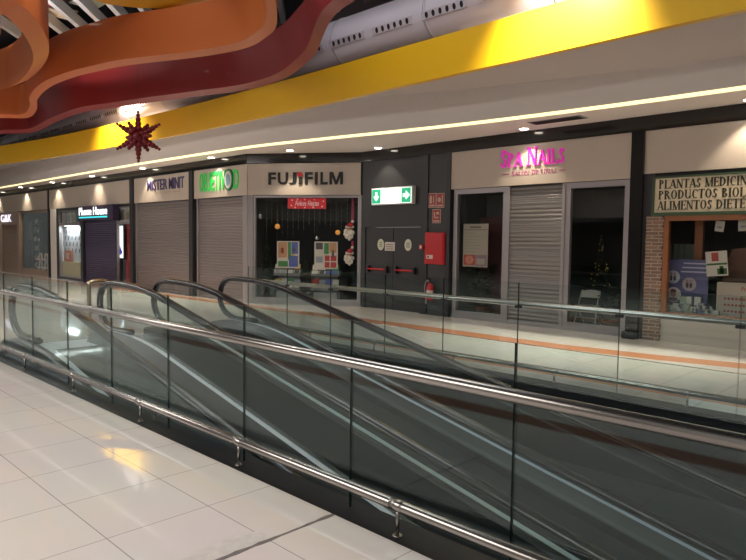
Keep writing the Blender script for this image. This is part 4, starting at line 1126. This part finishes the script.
# blue poster
a, v1 = FR.px(666.5, 259, -.35); b, v0 = FR.px(707, 306, -.35); v0 = DZ
t = thing('display_poster', FR.P((a+b)/2, v0, -.35), 'big blue display poster with three round pictures in the herb shop window', 'poster')
w_ = b-a; h_ = v1-v0
mb = MB(); mb.fbox(FR, a, b, v0, v1, -.37, -.35); mb.build('board', mat('poster_blue', (.085, .095, .22), .5, noise=.35, nscale=2.5), t)
for cx, cy, r, c in ((.18, .68, .165, (.45, .46, .55)), (.57, .56, .165, (.34, .30, .33)), (.2, .36, .19, (.58, .52, .50))):
    mb = MB(); mb.prism([(a+w_*(cx+r*math.cos(2*PI*k/28)), v0+h_*cy+w_*r*math.sin(2*PI*k/28)) for k in range(28)], lambda p, q, d: FR.P(p, q, d), -.35, -.347)
    R = w_*r
    if cx == .2:
        mb.ball(FR.P(a+w_*cx, v0+h_*cy+.02, -.346), R*.36, 1, 12, (1, .06, 1.25)); mb.ball(FR.P(a+w_*cx, v0+h_*cy+.02+R*.3, -.3465), R*.38, 2, 12, (1, .06, .8)); mb.ball(FR.P(a+w_*cx, v0+h_*cy-R*.62, -.3465), R*.6, 3, 12, (1, .04, .45))
    else:
        for dx_ in (-.28, .25):
            mb.ball(FR.P(a+w_*cx+R*dx_, v0+h_*cy-.02, -.346), R*.2, 2, 10, (1, .06, 2.2)); mb.ball(FR.P(a+w_*cx+R*dx_, v0+h_*cy+R*.5, -.346), R*.17, 1, 10, (1, .06, 1))
    mb.build('round_picture', [flat('disc_%d' % int(cx*100), c), flat('skin_print', (.34, .20, .14)), flat('dark_print', (.06, .05, .06)), flat('mauve_print', (.20, .14, .20))], t)
mb = MB()
for i in range(3): mb.fbox(FR, a+w_*(.42-.03*i), a+w_*.95, v0+h_*(.92-i*.075), v0+h_*(.945-i*.075), -.35, -.347)
mb.build('text_lines', mat('pale_print', (.40, .42, .55), .6), t)
# leaflets
def leaflet(x0, y0, x1, y1, w, tilt, label, blocks, cord=True):
    a, v1 = FR.px(x0, y0, w); b, v0 = FR.px(x1, y1, w)
    t = thing('leaflet', FR.P((a+b)/2, v0, w), label, 'leaflet')
    uc, vc = (a+b)/2, (v0+v1)/2; w_ = b-a; h_ = v1-v0; ct, st = math.cos(tilt), math.sin(tilt)
    pl = lambda p, q, d: FR.P(uc+(p-.5)*w_*ct-(q-.5)*h_*st, vc+(p-.5)*w_*st+(q-.5)*h_*ct, d)
    mb = MB(); mb.prism([(0, 0), (1, 0), (1, 1), (0, 1)], pl, w-.004, w)
    for (p0, p1, q0, q1, c) in blocks: mb.prism([(p0, q0), (p1, q0), (p1, q1), (p0, q1)], pl, w, w+.002, c)
    mb.build('sheet', [mat('leaflet_white', (.55, .53, .48), .6), flat('lf_red', (.40, .06, .05)), flat('lf_green', (.06, .16, .05)), flat('lf_grey', (.30, .30, .30))], t)
    if cord:
        mb = MB(); mb.tube([pl(.5, 1, w-.002), FR.P(uc-(.5)*h_*st, wz1-.05, w-.002)], .002, 5); mb.build('thread', BLACKM, t)
leaflet(706.5, 251, 727, 276.5, -.25, .10, 'tilted white leaflet with a red figure and a green stripe above the small boxes', [(.28, .6, .6, .95, 1), (.02, .98, .44, .52, 2), (.5, .95, .06, .3, 2), (.62, .8, .08, .4, 2)])
leaflet(715.5, 221, 724, 231.5, -.25, -.12, 'small white card hung at the top of the herb shop window above the tilted leaflet', [(.2, .8, .3, .5, 3)])
leaflet(738.5, 220, 748, 231, -.25, .05, 'small white card hung at the top of the herb shop window at the picture edge', [(.2, .8, .3, .5, 3)])
mb = MB(); a = FR.U(722, -.6); b = FR.U(760, -.6); vb = DZ
mb.prism([(a, vb), (b+.4, vb), (b+.4, FR.px(746, 245, -.6)[1]), (FR.U(733, -.6), FR.px(733, 249, -.6)[1]), (a+.05, FR.px(726, 268, -.6)[1])], lambda p, q, d: FR.P(p, q, d), -.62, -.60)
tag(mb.build('backing_board', wood_mat('brown_board', (.16, .07, .04), (.10, .045, .03), .6)), 'brown slant-topped board standing behind the red-dotted carton', 'board')
a, v1 = FR.px(717, 282, -.3); v0 = DZ; b = FR.U(757, -.3)
t = thing('display_carton', FR.P((a+b)/2, v0, -.3), 'cream display carton covered in red dots at the end of the herb shop window', 'carton')
mb = MB(); mb.fbox(FR, a, b, v0, v1, -.45, -.3); mb.build('box', mat('carton_cream', (.42, .37, .31), .6), t, bevel=.005)
mb = MB(); w_ = b-a; h_ = v1-v0
for i in range(8):
    for j in range(3): mb.ball(FR.P(a+w_*(.24+i*.1), v0+h_*(.22+j*.17), -.3), w_*.038, 0, 8, (1, .1, 1))
mb.build('red_dots', mat('dot_red', (.36, .07, .06), .5), t)
text_mb('Pro', FR, a+w_*.66, a+w_*.86, v0+h_*.78, v0+h_*.9, -.3, .002, .02).build('lettering', mat('dot_red', (.36, .07, .06), .5), t)
# small product boxes
rnd = random.Random(9)
u = FR.U(669, -.2); k = 0
names = ['white', 'pale green', 'blue and white', 'grey', 'cream']
BM = [flat('pack_white', (.52, .52, .50)), flat('pack_green', (.30, .38, .30)), flat('pack_blue', (.12, .16, .30)), flat('pack_grey', (.32, .31, .33)), flat('pack_cream', (.42, .34, .26))]
spots = []
x = 668
while x < 716:
    spots.append((x, -.2, 0)); x += 3.9
for (x, w, lv) in spots+[(683, -.27, 1), (689.5, -.27, 1), (697.5, -.27, 1)]:
    ci = rnd.randrange(5); ua = FR.U(x, w); ww = .085+.03*rnd.random(); hh = (.14+.09*rnd.random()) if lv == 0 else .36
    t_ = MB(); d = .08 if lv == 0 else .06
    t_.fbox(FR, ua, ua+ww, DZ, DZ+hh, w-d+.03, w+.03); t_.fbox(FR, ua+.008, ua+ww-.008, DZ+hh*.25, DZ+hh*.6, w+.03, w+.032, 1+rnd.randrange(3))
    if ci == 3: t_.tube([FR.P(ua+ww/2, DZ+hh, w-.0), FR.P(ua+ww/2, DZ+hh+.05, w)], ww*.25, 10)
    tag(t_.build('product_box', [BM[ci if lv == 0 else (0 if x != 683 else 1)], BM[2], BM[3], BM[1]]), 'small medicine box standing in the row at the foot of the blue poster', 'box', 'small boxes in the herb shop window')

# ---- grey shutters: objetivo, shoe repair
o0, o1 = FL.U(194), FL.U(247)
m0, m1 = FL.U(134.2), FL.U(190.5)
s = sign_panel(FL, o0, o1+.0, ZS0, ZS1-.01, 'beige sign panel with bold green letters and an eye, next to the corner')
GRN2 = mat('lime_letters', (.03, .50, .08), .4, emit=.15); DKG = mat('deep_green', (.02, .16, .05), .5)
a, b = FL.U(200), FL.U(239.0); zA = FL.px(218, 190.6)[1]; zB = zA+.56
wd = b-a
for tx, f0, f1 in (('O', 0, .1), ('B', .115, .215), ('J', .225, .305), ('E', .32, .405), ('T', .41, .505), ('I', .52, .56), ('V', .565, .68), ('D', .87, 1.0)):
    text_mb(tx, FL, a+wd*f0, a+wd*f1, zA, zB, 0.0, .02, .02).build('letter', GRN2, s)
mb = MB(); uc = a+wd*.77; vc = (zA+zB)/2
ring = lambda r0, r1, n=28: [(uc+r0*.95*math.cos(2*PI*k/n), vc+r1*math.sin(2*PI*k/n)) for k in range(n)]
PF = lambda p, q, d: FL.P(p, q, d)
mb.prism(ring(.24, .31), PF, 0, .05, 0); mb.prism(ring(.19, .25), PF, .05, .055, 1); mb.prism(ring(.12, .17), PF, .055, .06, 2)
mb.build('eye', [DKG, flat('eye_white', (.62, .62, .62)), flat('eye_blue', (.20, .36, .48))], s)
shutter(FL, FL.U(195.5), FL.U(243), .01, ZS0-.01, -.09, SH1, 'grey roller shutter pulled down below the green lettering')
trim(FL, FL.U(243), o1, 0, ZS0-.01, -.16, -.01, mat('grey_pier', (.3, .3, .3)))
trim(FL, FL.U(190.5), o0, 0, ZS1, -.16, .06, BLACKM)
s = sign_panel(FL, m0+.02, m1-.005, ZS0, ZS1-.01, 'beige sign panel with indigo letters over the wide grey shutter')
BLU = mat('indigo_letters', (.045, .035, .15), .4)
a, b = FL.U(148), FL.U(184.5); z0_ = FL.px(166, 189.5)[1]
text_mb('MISTER', FL, a, a+(b-a)*.56, z0_, z0_+.36, 0.0, .02, .006).build('lettering', BLU, s)
text_mb('MINIT', FL, a+(b-a)*.61, b, z0_, z0_+.36, 0.0, .02, .006).build('lettering', BLU, s)
mb = MB(); aa, bb = FL.U(155), FL.U(181)
zz = FL.px(168, 193)[1]
for i0, i1 in ((0, 4), (5, 10), (11, 16)):
    mb = MB(); mb.fbox(FL, aa+(bb-aa)*i0/16, aa+(bb-aa)*(i1-.3)/16, zz, zz+.07, 0, .006)
    mb.build('small_print', mat('small_print', (.44, .38, .31), .6), s)
shutter(FL, m0+.02, m1-.01, .01, ZS0-.01, -.09, SH1, 'wide grey roller shutter pulled down below the indigo lettering')
trim(FL, FL.U(131.3), m0+.02, 0, ZS1, -.16, .06, BLACKM)

# ---- phone shop
p0, p1 = FL.U(49.5), FL.U(131.3)
s = sign_panel(FL, p0+.04, p1, ZS0+.02, ZS1-.01, 'long blank beige panel above the phone shop')
trim(FL, FL.U(50.5), FL.U(56), 0, ZS0+.02, -.3, .0, WHITE)
trim(FL, FL.U(56), FL.U(57.6), 0, ZS0, -.2, -.02, BLACKM)
trim(FL, FL.U(57.6), p1, 2.94, ZS0+.02, -.2, -.02, BLACKM)
trim(FL, FL.U(82.5), FL.U(115.2), 2.44, 2.94, -.2, -.03, BLACKM)
trim(FL, FL.U(80), FL.U(82.5), 0, 2.94, -.2, -.02, BLACKM)
zf = 2.36
window(FL, FL.U(57.6), FL.U(80), .08, zf, -.05, .07)
window(FL, FL.U(57.6), FL.U(78), zf, 2.94, -.05, .05)
window(FL, FL.U(115.2), p1, zf, 2.94, -.05, .05)
window(FL, FL.U(115.2), p1, .08, zf, -.05, .05)
trim(FL, FL.U(57.6), FL.U(80), 0, .08, -.2, -.02, BLACKM); trim(FL, FL.U(115.2), p1, 0, .08, -.2, -.02, BLACKM)
shutter(FL, FL.U(82.5), FL.U(115.2), .01, 2.43, -.09, SH3, 'purple roller shutter pulled down in the middle of the phone shop', BLACKM)
a, v1 = FL.px(77.5, 206.7, .2); b, v0 = FL.px(112.5, 219.5, .2)
t = thing('shop_sign', FL.P((a+b)/2, v0, .2), 'dark purple box sign with lit white lettering and a teal line', 'sign')
mb = MB(); mb.fbox(FL, a, b, v0, v1, -.02, .2); mb.build('box', mat('sign_purple', (.035, .02, .06), .4), t, bevel=.01)
w_ = b-a; h_ = v1-v0
text_mb('Phone House', FL, a+w_*.05, a+w_*.86, v0+h_*.36, v0+h_*.90, .2, .015, .0).build('lettering', mat('lit_letters', (1, 1, 1), emit=1.2, ecol=(.95, .97, 1)), t)
mb = MB(); mb.fbox(FL, a+w_*.05, a+w_*.86, v0+h_*.16, v0+h_*.26, .2, .215); mb.build('teal_line', mat('lit_teal', (.05, .55, .6), emit=.9, ecol=(.05, .6, .65)), t)
room('wall_phone_shop', FL, FL.U(57.6)-.62, p1, 3.0, 2.96, mat('phone_room', (.42, .40, .40), .7))
mb = MB(); mb.fbox(FL, FL.U(83), FL.U(83)+.05, .012, 2.96, -2.9, -.2); struct(mb.build('wall_phone_partition', MATS['phone_room']))
# lit cupboard interior
u, v = FL.px(71, 221.5, -.22)
mb = MB(); mb.fbox(FL, u-.7, u+.7, 2.30, 2.36, -.28, -.16); mb.fbox(FL, u-.65, u+.65, 2.28, 2.30, -.27, -.17, 1); mb.tube([FL.P(u, 2.36, -.22), FL.P(u, 2.96, -.22)], .02, 8)
tag(mb.build('ceiling_lamp', [WHITE, mat('lamp_cool', (1, 1, 1), emit=5, ecol=(.95, 1, 1))]), 'bright lamp inside the phone shop window', 'lamp')
lamp('AREA', 'phone_shop_light', FL.P(u, 2.26, -.22), 30, (.92, .97, 1), FL.P(u, 0, -.25), 1.2, .1)
lamp('POINT', 'phone_shop_light_side', FL.P(FL.U(124, -1.4), 2.2, -1.6), 10, (.9, .9, 1), radius=.2)
mb = MB(); a = FL.U(59, -.32); b = FL.U(82, -.32); mb.fbox(FL, a, b, .012, 2.3, -.36, -.32)
for i in range(6):
    for j in range(4): 
        x = a+(b-a)*(.12+i*.15+.05*(j % 2)); mb.prism([(x, 1.15+j*.27), (x+.06, 1.15+j*.27), (x+.13, 1.32+j*.27), (x+.07, 1.32+j*.27)], PF, -.32, -.31, 1)
tag(mb.build('display_wall', [flat('display_grey', (.42, .44, .46)), BLACK]), 'pale display wall with rows of small phones in the phone shop', 'display')
mb = MB(); mb.fbox(FL, FL.U(61, -.17), FL.U(79.5, -.17), .012, .75, -.31, -.17); tag(mb.build('shop_counter', mat('counter_yellow', (.50, .42, .22), .5)), 'yellowish low counter under the display wall of the phone shop', 'counter')
a, v1 = FL.px(64.5, 251, -.2); b, v0 = FL.px(71, 262.5, -.2)
mb = MB(); mb.fbox(FL, a, b, .75, .75+(v1-v0), -.28, -.2); mb.fbox(FL, a+.15, b-.2, .85, .75+(v1-v0)*.8, -.2, -.195, 1); tag(mb.build('orange_box', [mat('box_orange', (.42, .10, .04), .5), flat('box_cream', (.55, .35, .25))]), 'orange box standing on the yellowish counter in the phone shop', 'box')
a, v1 = FL.px(115.8, 226, -.19); b, v0 = FL.px(123, 258, -.19)
t = thing('light_box', FL.P((a+b)/2, v0, -.19), 'lit white screen with a blue wedge beside the purple shutter', 'screen')
mb = MB(); mb.fbox(FL, a-.05, b+.05, v0-.06, v1+.06, -.3, -.2); mb.fbox(FL, (a+b)/2-.1, (a+b)/2+.1, .012, v0-.06, -.28, -.22); mb.fbox(FL, (a+b)/2-.2, (a+b)/2+.1, .012, .04, -.33, -.18); mb.build('stand', BLACKM, t)
mb = MB(); mb.fbox(FL, a, b, v0, v1, -.2, -.19); mb.build('lit_panel', LITW, t)
mb = MB(); mb.prism([(a+(b-a)*.15, v0+(v1-v0)*.66), (a+(b-a)*.15, v0+(v1-v0)*.3), (b*.6+a*.4, v0+(v1-v0)*.08), (b*.95+a*.05, v0+(v1-v0)*.16)], PF, -.19, -.185); mb.build('blue_wedge', mat('lit_blue', (.03, .03, .4), emit=.4, ecol=(.05, .04, .5)), t)
a, v1 = FL.px(124.6, 224, -.3); b, _ = FL.px(131.5, 224, -.3)
t = thing('roll_up_banner', FL.P((a+b)/2, .012, -.3), 'tall red banner stand next to the lit white screen', 'banner')
mb = MB(); mb.fbox(FL, a, b, .08, v1, -.36, -.34); mb.fbox(FL, a+.12, b-.12, v1-.75, v1-.2, -.34, -.337, 1); mb.fbox(FL, a+.12, b-.12, .3, .9, -.34, -.337, 1); mb.build('sheet', [mat('banner_pink', (.48, .08, .07), .5), mat('banner_dark', (.30, .035, .035), .5)], t)
mb = MB(); mb.fbox(FL, a+.03, b-.02, .012, .08, -.37, -.31); mb.build('foot', STEEL, t)
for px0_ in (61.5, 66.5, 71.5, 119, 125):
    u, v = FL.px(px0_, 213, -.2)
    mb = MB(); mb.fbox(FL, u, u+.42, 2.44, 2.85, -.22, -.20); mb.fbox(FL, u+.06, u+.36, 2.5, 2.75, -.20, -.198, 1); mb.tube([FL.P(u+.2, 2.85, -.21), FL.P(u+.2, 2.96, -.21)], .006, 6)
    tag(mb.build('window_card', [flat('card_cream', (.42, .36, .28)), flat('card_olive', (.26, .27, .20))]), 'small printed card hung in the top window strip of the phone shop', 'card', 'cards in the phone shop top windows')

# ---- end shop
e0 = FL.U(-14)
s = sign_panel(FL, e0, p0-.03, ZS0+.02, ZS1-.01, 'blank beige panel over the end shop with the tan shutter')
s2 = trim(FL, p0-.04, p0+.04, 0, ZS1, -.16, .06, BLACKM)
a, b = FL.U(17.0), FL.U(19.5)
PIER = mat('tan_pier', (.36, .28, .22), .5)
trim(FL, a, b, 0, ZS0, -.16, .0, PIER)
zl = FL.px(8, 225)[1]
trim(FL, e0, a, zl, ZS0+.02, -.16, -.03, PIER)
shutter(FL, FL.U(1.5), a, .01, zl, -.09, SH4, 'tan roller shutter pulled down at the end shop', PIER)
trim(FL, e0, FL.U(1.5), 0, zl, -.16, -.02, PIER)
ua, ub = FL.U(1.2), FL.U(11.2); z0_ = FL.px(6, 222)[1]; z1_ = FL.px(6, 214.5)[1]
tag(text_mb('G&K', FL, ua, ub, z0_, z1_, -.03, .03, .0).build('shop_lettering', mat('lit_lilac', (1, 1, 1), emit=.8, ecol=(.86, .80, 1))), 'lit white letters over the tan shutter of the end shop', 'lettering')
window(FL, b, p0-.04, .2, ZS0, -.05, .09, m=PIER)
trim(FL, b, p0-.04, 0, .2, -.2, -.02, PIER)
room('wall_end_shop', FL, b-1.2, p0-.1, 2.4, 2.96, mat('tan_room', (.20, .15, .12), .7))
a, v1 = FL.px(22, 222, -.25); b2, v0 = FL.px(33, 240, -.25)
mb = MB(); mb.fbox(FL, a, b2, v0, v1, -.31, -.25); mb.fbox(FL, (a+b2)/2-.06, (a+b2)/2+.06, .012, v0, -.31, -.27); mb.fbox(FL, (a+b2)/2-.25, (a+b2)/2+.25, .012, .05, -.4, -.2)
tag(mb.build('dark_display', mat('display_dark', (.035, .03, .03), .4)), 'dark display board on a stand inside the end shop window', 'display')
def shelf_unit():
    a = FL.U(33.5, -.3); b = FL.U(41, -.3)
    t = thing('shelf_unit', FL.P((a+b)/2, .012, -.35), 'dark shelf unit with small goods inside the end shop window', 'shelf')
    mb = MB()
    for f in (a, b-.06): mb.fbox(FL, f, f+.06, .012, 2.5, -.46, -.25)
    mb.build('side', MATS['display_dark'], t)
    for i in range(6):
        mb = MB(); mb.fbox(FL, a+.06, b-.06, .3+i*.42, .34+i*.42, -.46, -.25); mb.build('shelf', MATS['display_dark'], t)
    for i in range(6):
        for j in range(4):
            x = a+.1+(b-a-.3)*j/4; hh = .14+.16*random.random()
            mb = MB(); mb.lathe(FL.P(x+.12, .34+i*.42, -.34), [(.07, 0), (.08, hh*.6), (.03, hh*.8), (.03, hh)], 8)
            tag(mb.build('bottle', flat('goods_%d' % ((i+j) % 3), [(.45, .40, .36), (.30, .24, .20), (.10, .08, .08)][(i+j) % 3])), 'small bottle on the dark shelf unit of the end shop', 'bottle', 'bottles on the end shop shelves')
shelf_unit()
def stool(px, label, w):
    u = FL.U(px, w); c = FL.P(u, .012, w)
    t = thing('white_stool', c, label, 'stool')
    M_ = mat('stool_white', (.66, .60, .56), .5)
    for s_ in (-1, 1):
        mb = MB(); mb.tube([FL.P(u+s_*.30, .012, w), FL.P(u+s_*.12, .72, w)], .045, 8); mb.build('leg', M_, t)
    mb = MB(); mb.fbox(FL, u-.2, u+.2, .34, .42, w-.1, w+.1); mb.build('step', M_, t)
    mb = MB(); mb.fbox(FL, u-.22, u+.22, .72, .80, w-.14, w+.14); mb.tube(smooth([FL.P(u-.16, .8, w), FL.P(u-.12, 1.0, w), FL.P(u+.12, 1.0, w), FL.P(u+.16, .8, w)], 4), .04, 8); mb.build('seat', M_, t)
stool(40.5, 'white A-shaped stool beside the shelf unit in the end shop', -.20)
stool(46, 'white A-shaped stool next to the white pier in the end shop', -.20)

# ================================================================== DOWNLIGHTS
def downlight(x, y, label, energy, spot=True, tgt=None):
    t = thing('downlight', (x, y, ZC), label, 'downlight', 'round downlights in the soffit')
    mb = MB(); mb.lathe((x, y, ZC-.012), [(.115, 0), (.12, .006), (.12, .012)], 24); mb.build('trim_ring', WHITE, t)
    mb = MB(); mb.lathe((x, y, ZC-.020), [(.08, 0), (.088, .004), (.088, .008)], 24); mb.build('lens', LAMPW, t)
    if spot:
        lamp('SPOT', 'downlight_beam', (x, y, ZC-.03), energy, (1, .83, .62), tgt or (x, y+.02, 0), angle=95, blend=.5, radius=.05)
for x, y, lb in ((-37.6, 10.0, 'beyond the end shop'), (-33.2, 10.0, 'above the end shop sign panel'), (-29.1, 10.0, 'above the white pier of the phone shop'), (-24.9, 10.0, 'above the phone shop sign panel'), (-20.7, 10.0, 'above the indigo lettering'), (-16.4, 10.0, 'above the green lettering'),
                 (-13.45, 10.55, 'above the corner shop sign'), (-11.35, 11.72, 'above the emergency exit door'), (-7.15, 11.72, 'above the pink salon name'), (-3.0, 11.75, 'above the herb shop'), (1.2, 11.75, 'beyond the herb shop')):
    downlight(x, y, 'round recessed downlight in the soffit '+lb, 110)
# grille in the soffit
mb = MB(); c = at_z(557, 120, ZC)
mb.box(c.x-.55, c.x+.55, c.y-.16, c.y+.16, ZC-.012, ZC)
for i in range(12): mb.box(c.x-.5, c.x+.5, c.y-.14+i*.024, c.y-.132+i*.024, ZC-.018, ZC-.012, 1)
tag(mb.build('air_grille', [mat('grille_grey', (.30, .30, .28), .6), BLACKM]), 'flat grey air grille in the soffit above the nail salon', 'vent')
t = thing('tube_lamp', (-33.1, -6.8, 4.0), 'long bright tube lamp hung over the pale floor opposite the shops', 'lamp')
mb = MB(); mb.tube([(-33.1, -7.9, 4.0), (-33.1, -5.7, 4.0)], .06, 12); mb.build('tube', mat('tube_glow', (1, 1, 1), emit=140, ecol=(1, .97, .94)), t)
mb = MB()
for y in (-7.8, -5.8): mb.tube([(-33.1, y, 4.05), (-33.1, y, 8.6)], .01, 6)
mb.box(-33.2, -33.0, -7.95, -5.65, 4.06, 4.12); mb.build('fitting', WHITE, t)
# flood lamps washing the yellow band
def flood(loc, tgt, energy, label, angle=50, col=(1, .92, .75)):
    t = thing('flood_lamp', loc, label, 'lamp', 'flood lamps over the walkways' if 'out over' in label else None)
    loc = Vector(loc); d = (Vector(tgt)-loc).normalized()
    mb = MB(); mb.tube([loc-d*.22, loc-d*.02], [.07, .11], 16); mb.build('shade', BLACKM, t)
    mb = MB(); mb.tube([loc-d*.02, loc-d*.012], [.10, .10], 16); mb.build('lens', LAMPW, t)
    mb = MB(); mb.tube([loc-d*.2, Vector((loc.x, loc.y, 8.6))], .012, 8); mb.build('rod', BLACKM, t)
    lamp('SPOT', 'flood_beam', loc+d*.02, energy, col, tgt, angle=angle, blend=1.0, radius=.08)
flood((-19.4, 7.95, 6.6), (-19.3, 8.62, 4.9), 2600, 'black flood lamp aimed at the yellow band behind the star', 105)
flood((-4.6, 7.75, 6.4), (-4.7, 8.7, 5.15), 2600, 'black flood lamp aimed at the yellow band above the nail salon', 85)
for x, y in ((-7.5, 2.6), (-11.5, 4.0), (-16.0, 3.2)):
    flood((x, y, 7.2), (x+.4, y-.8, 0), 160, 'black flood lamp on a rod under the dark roof, out over the walkways', 80)
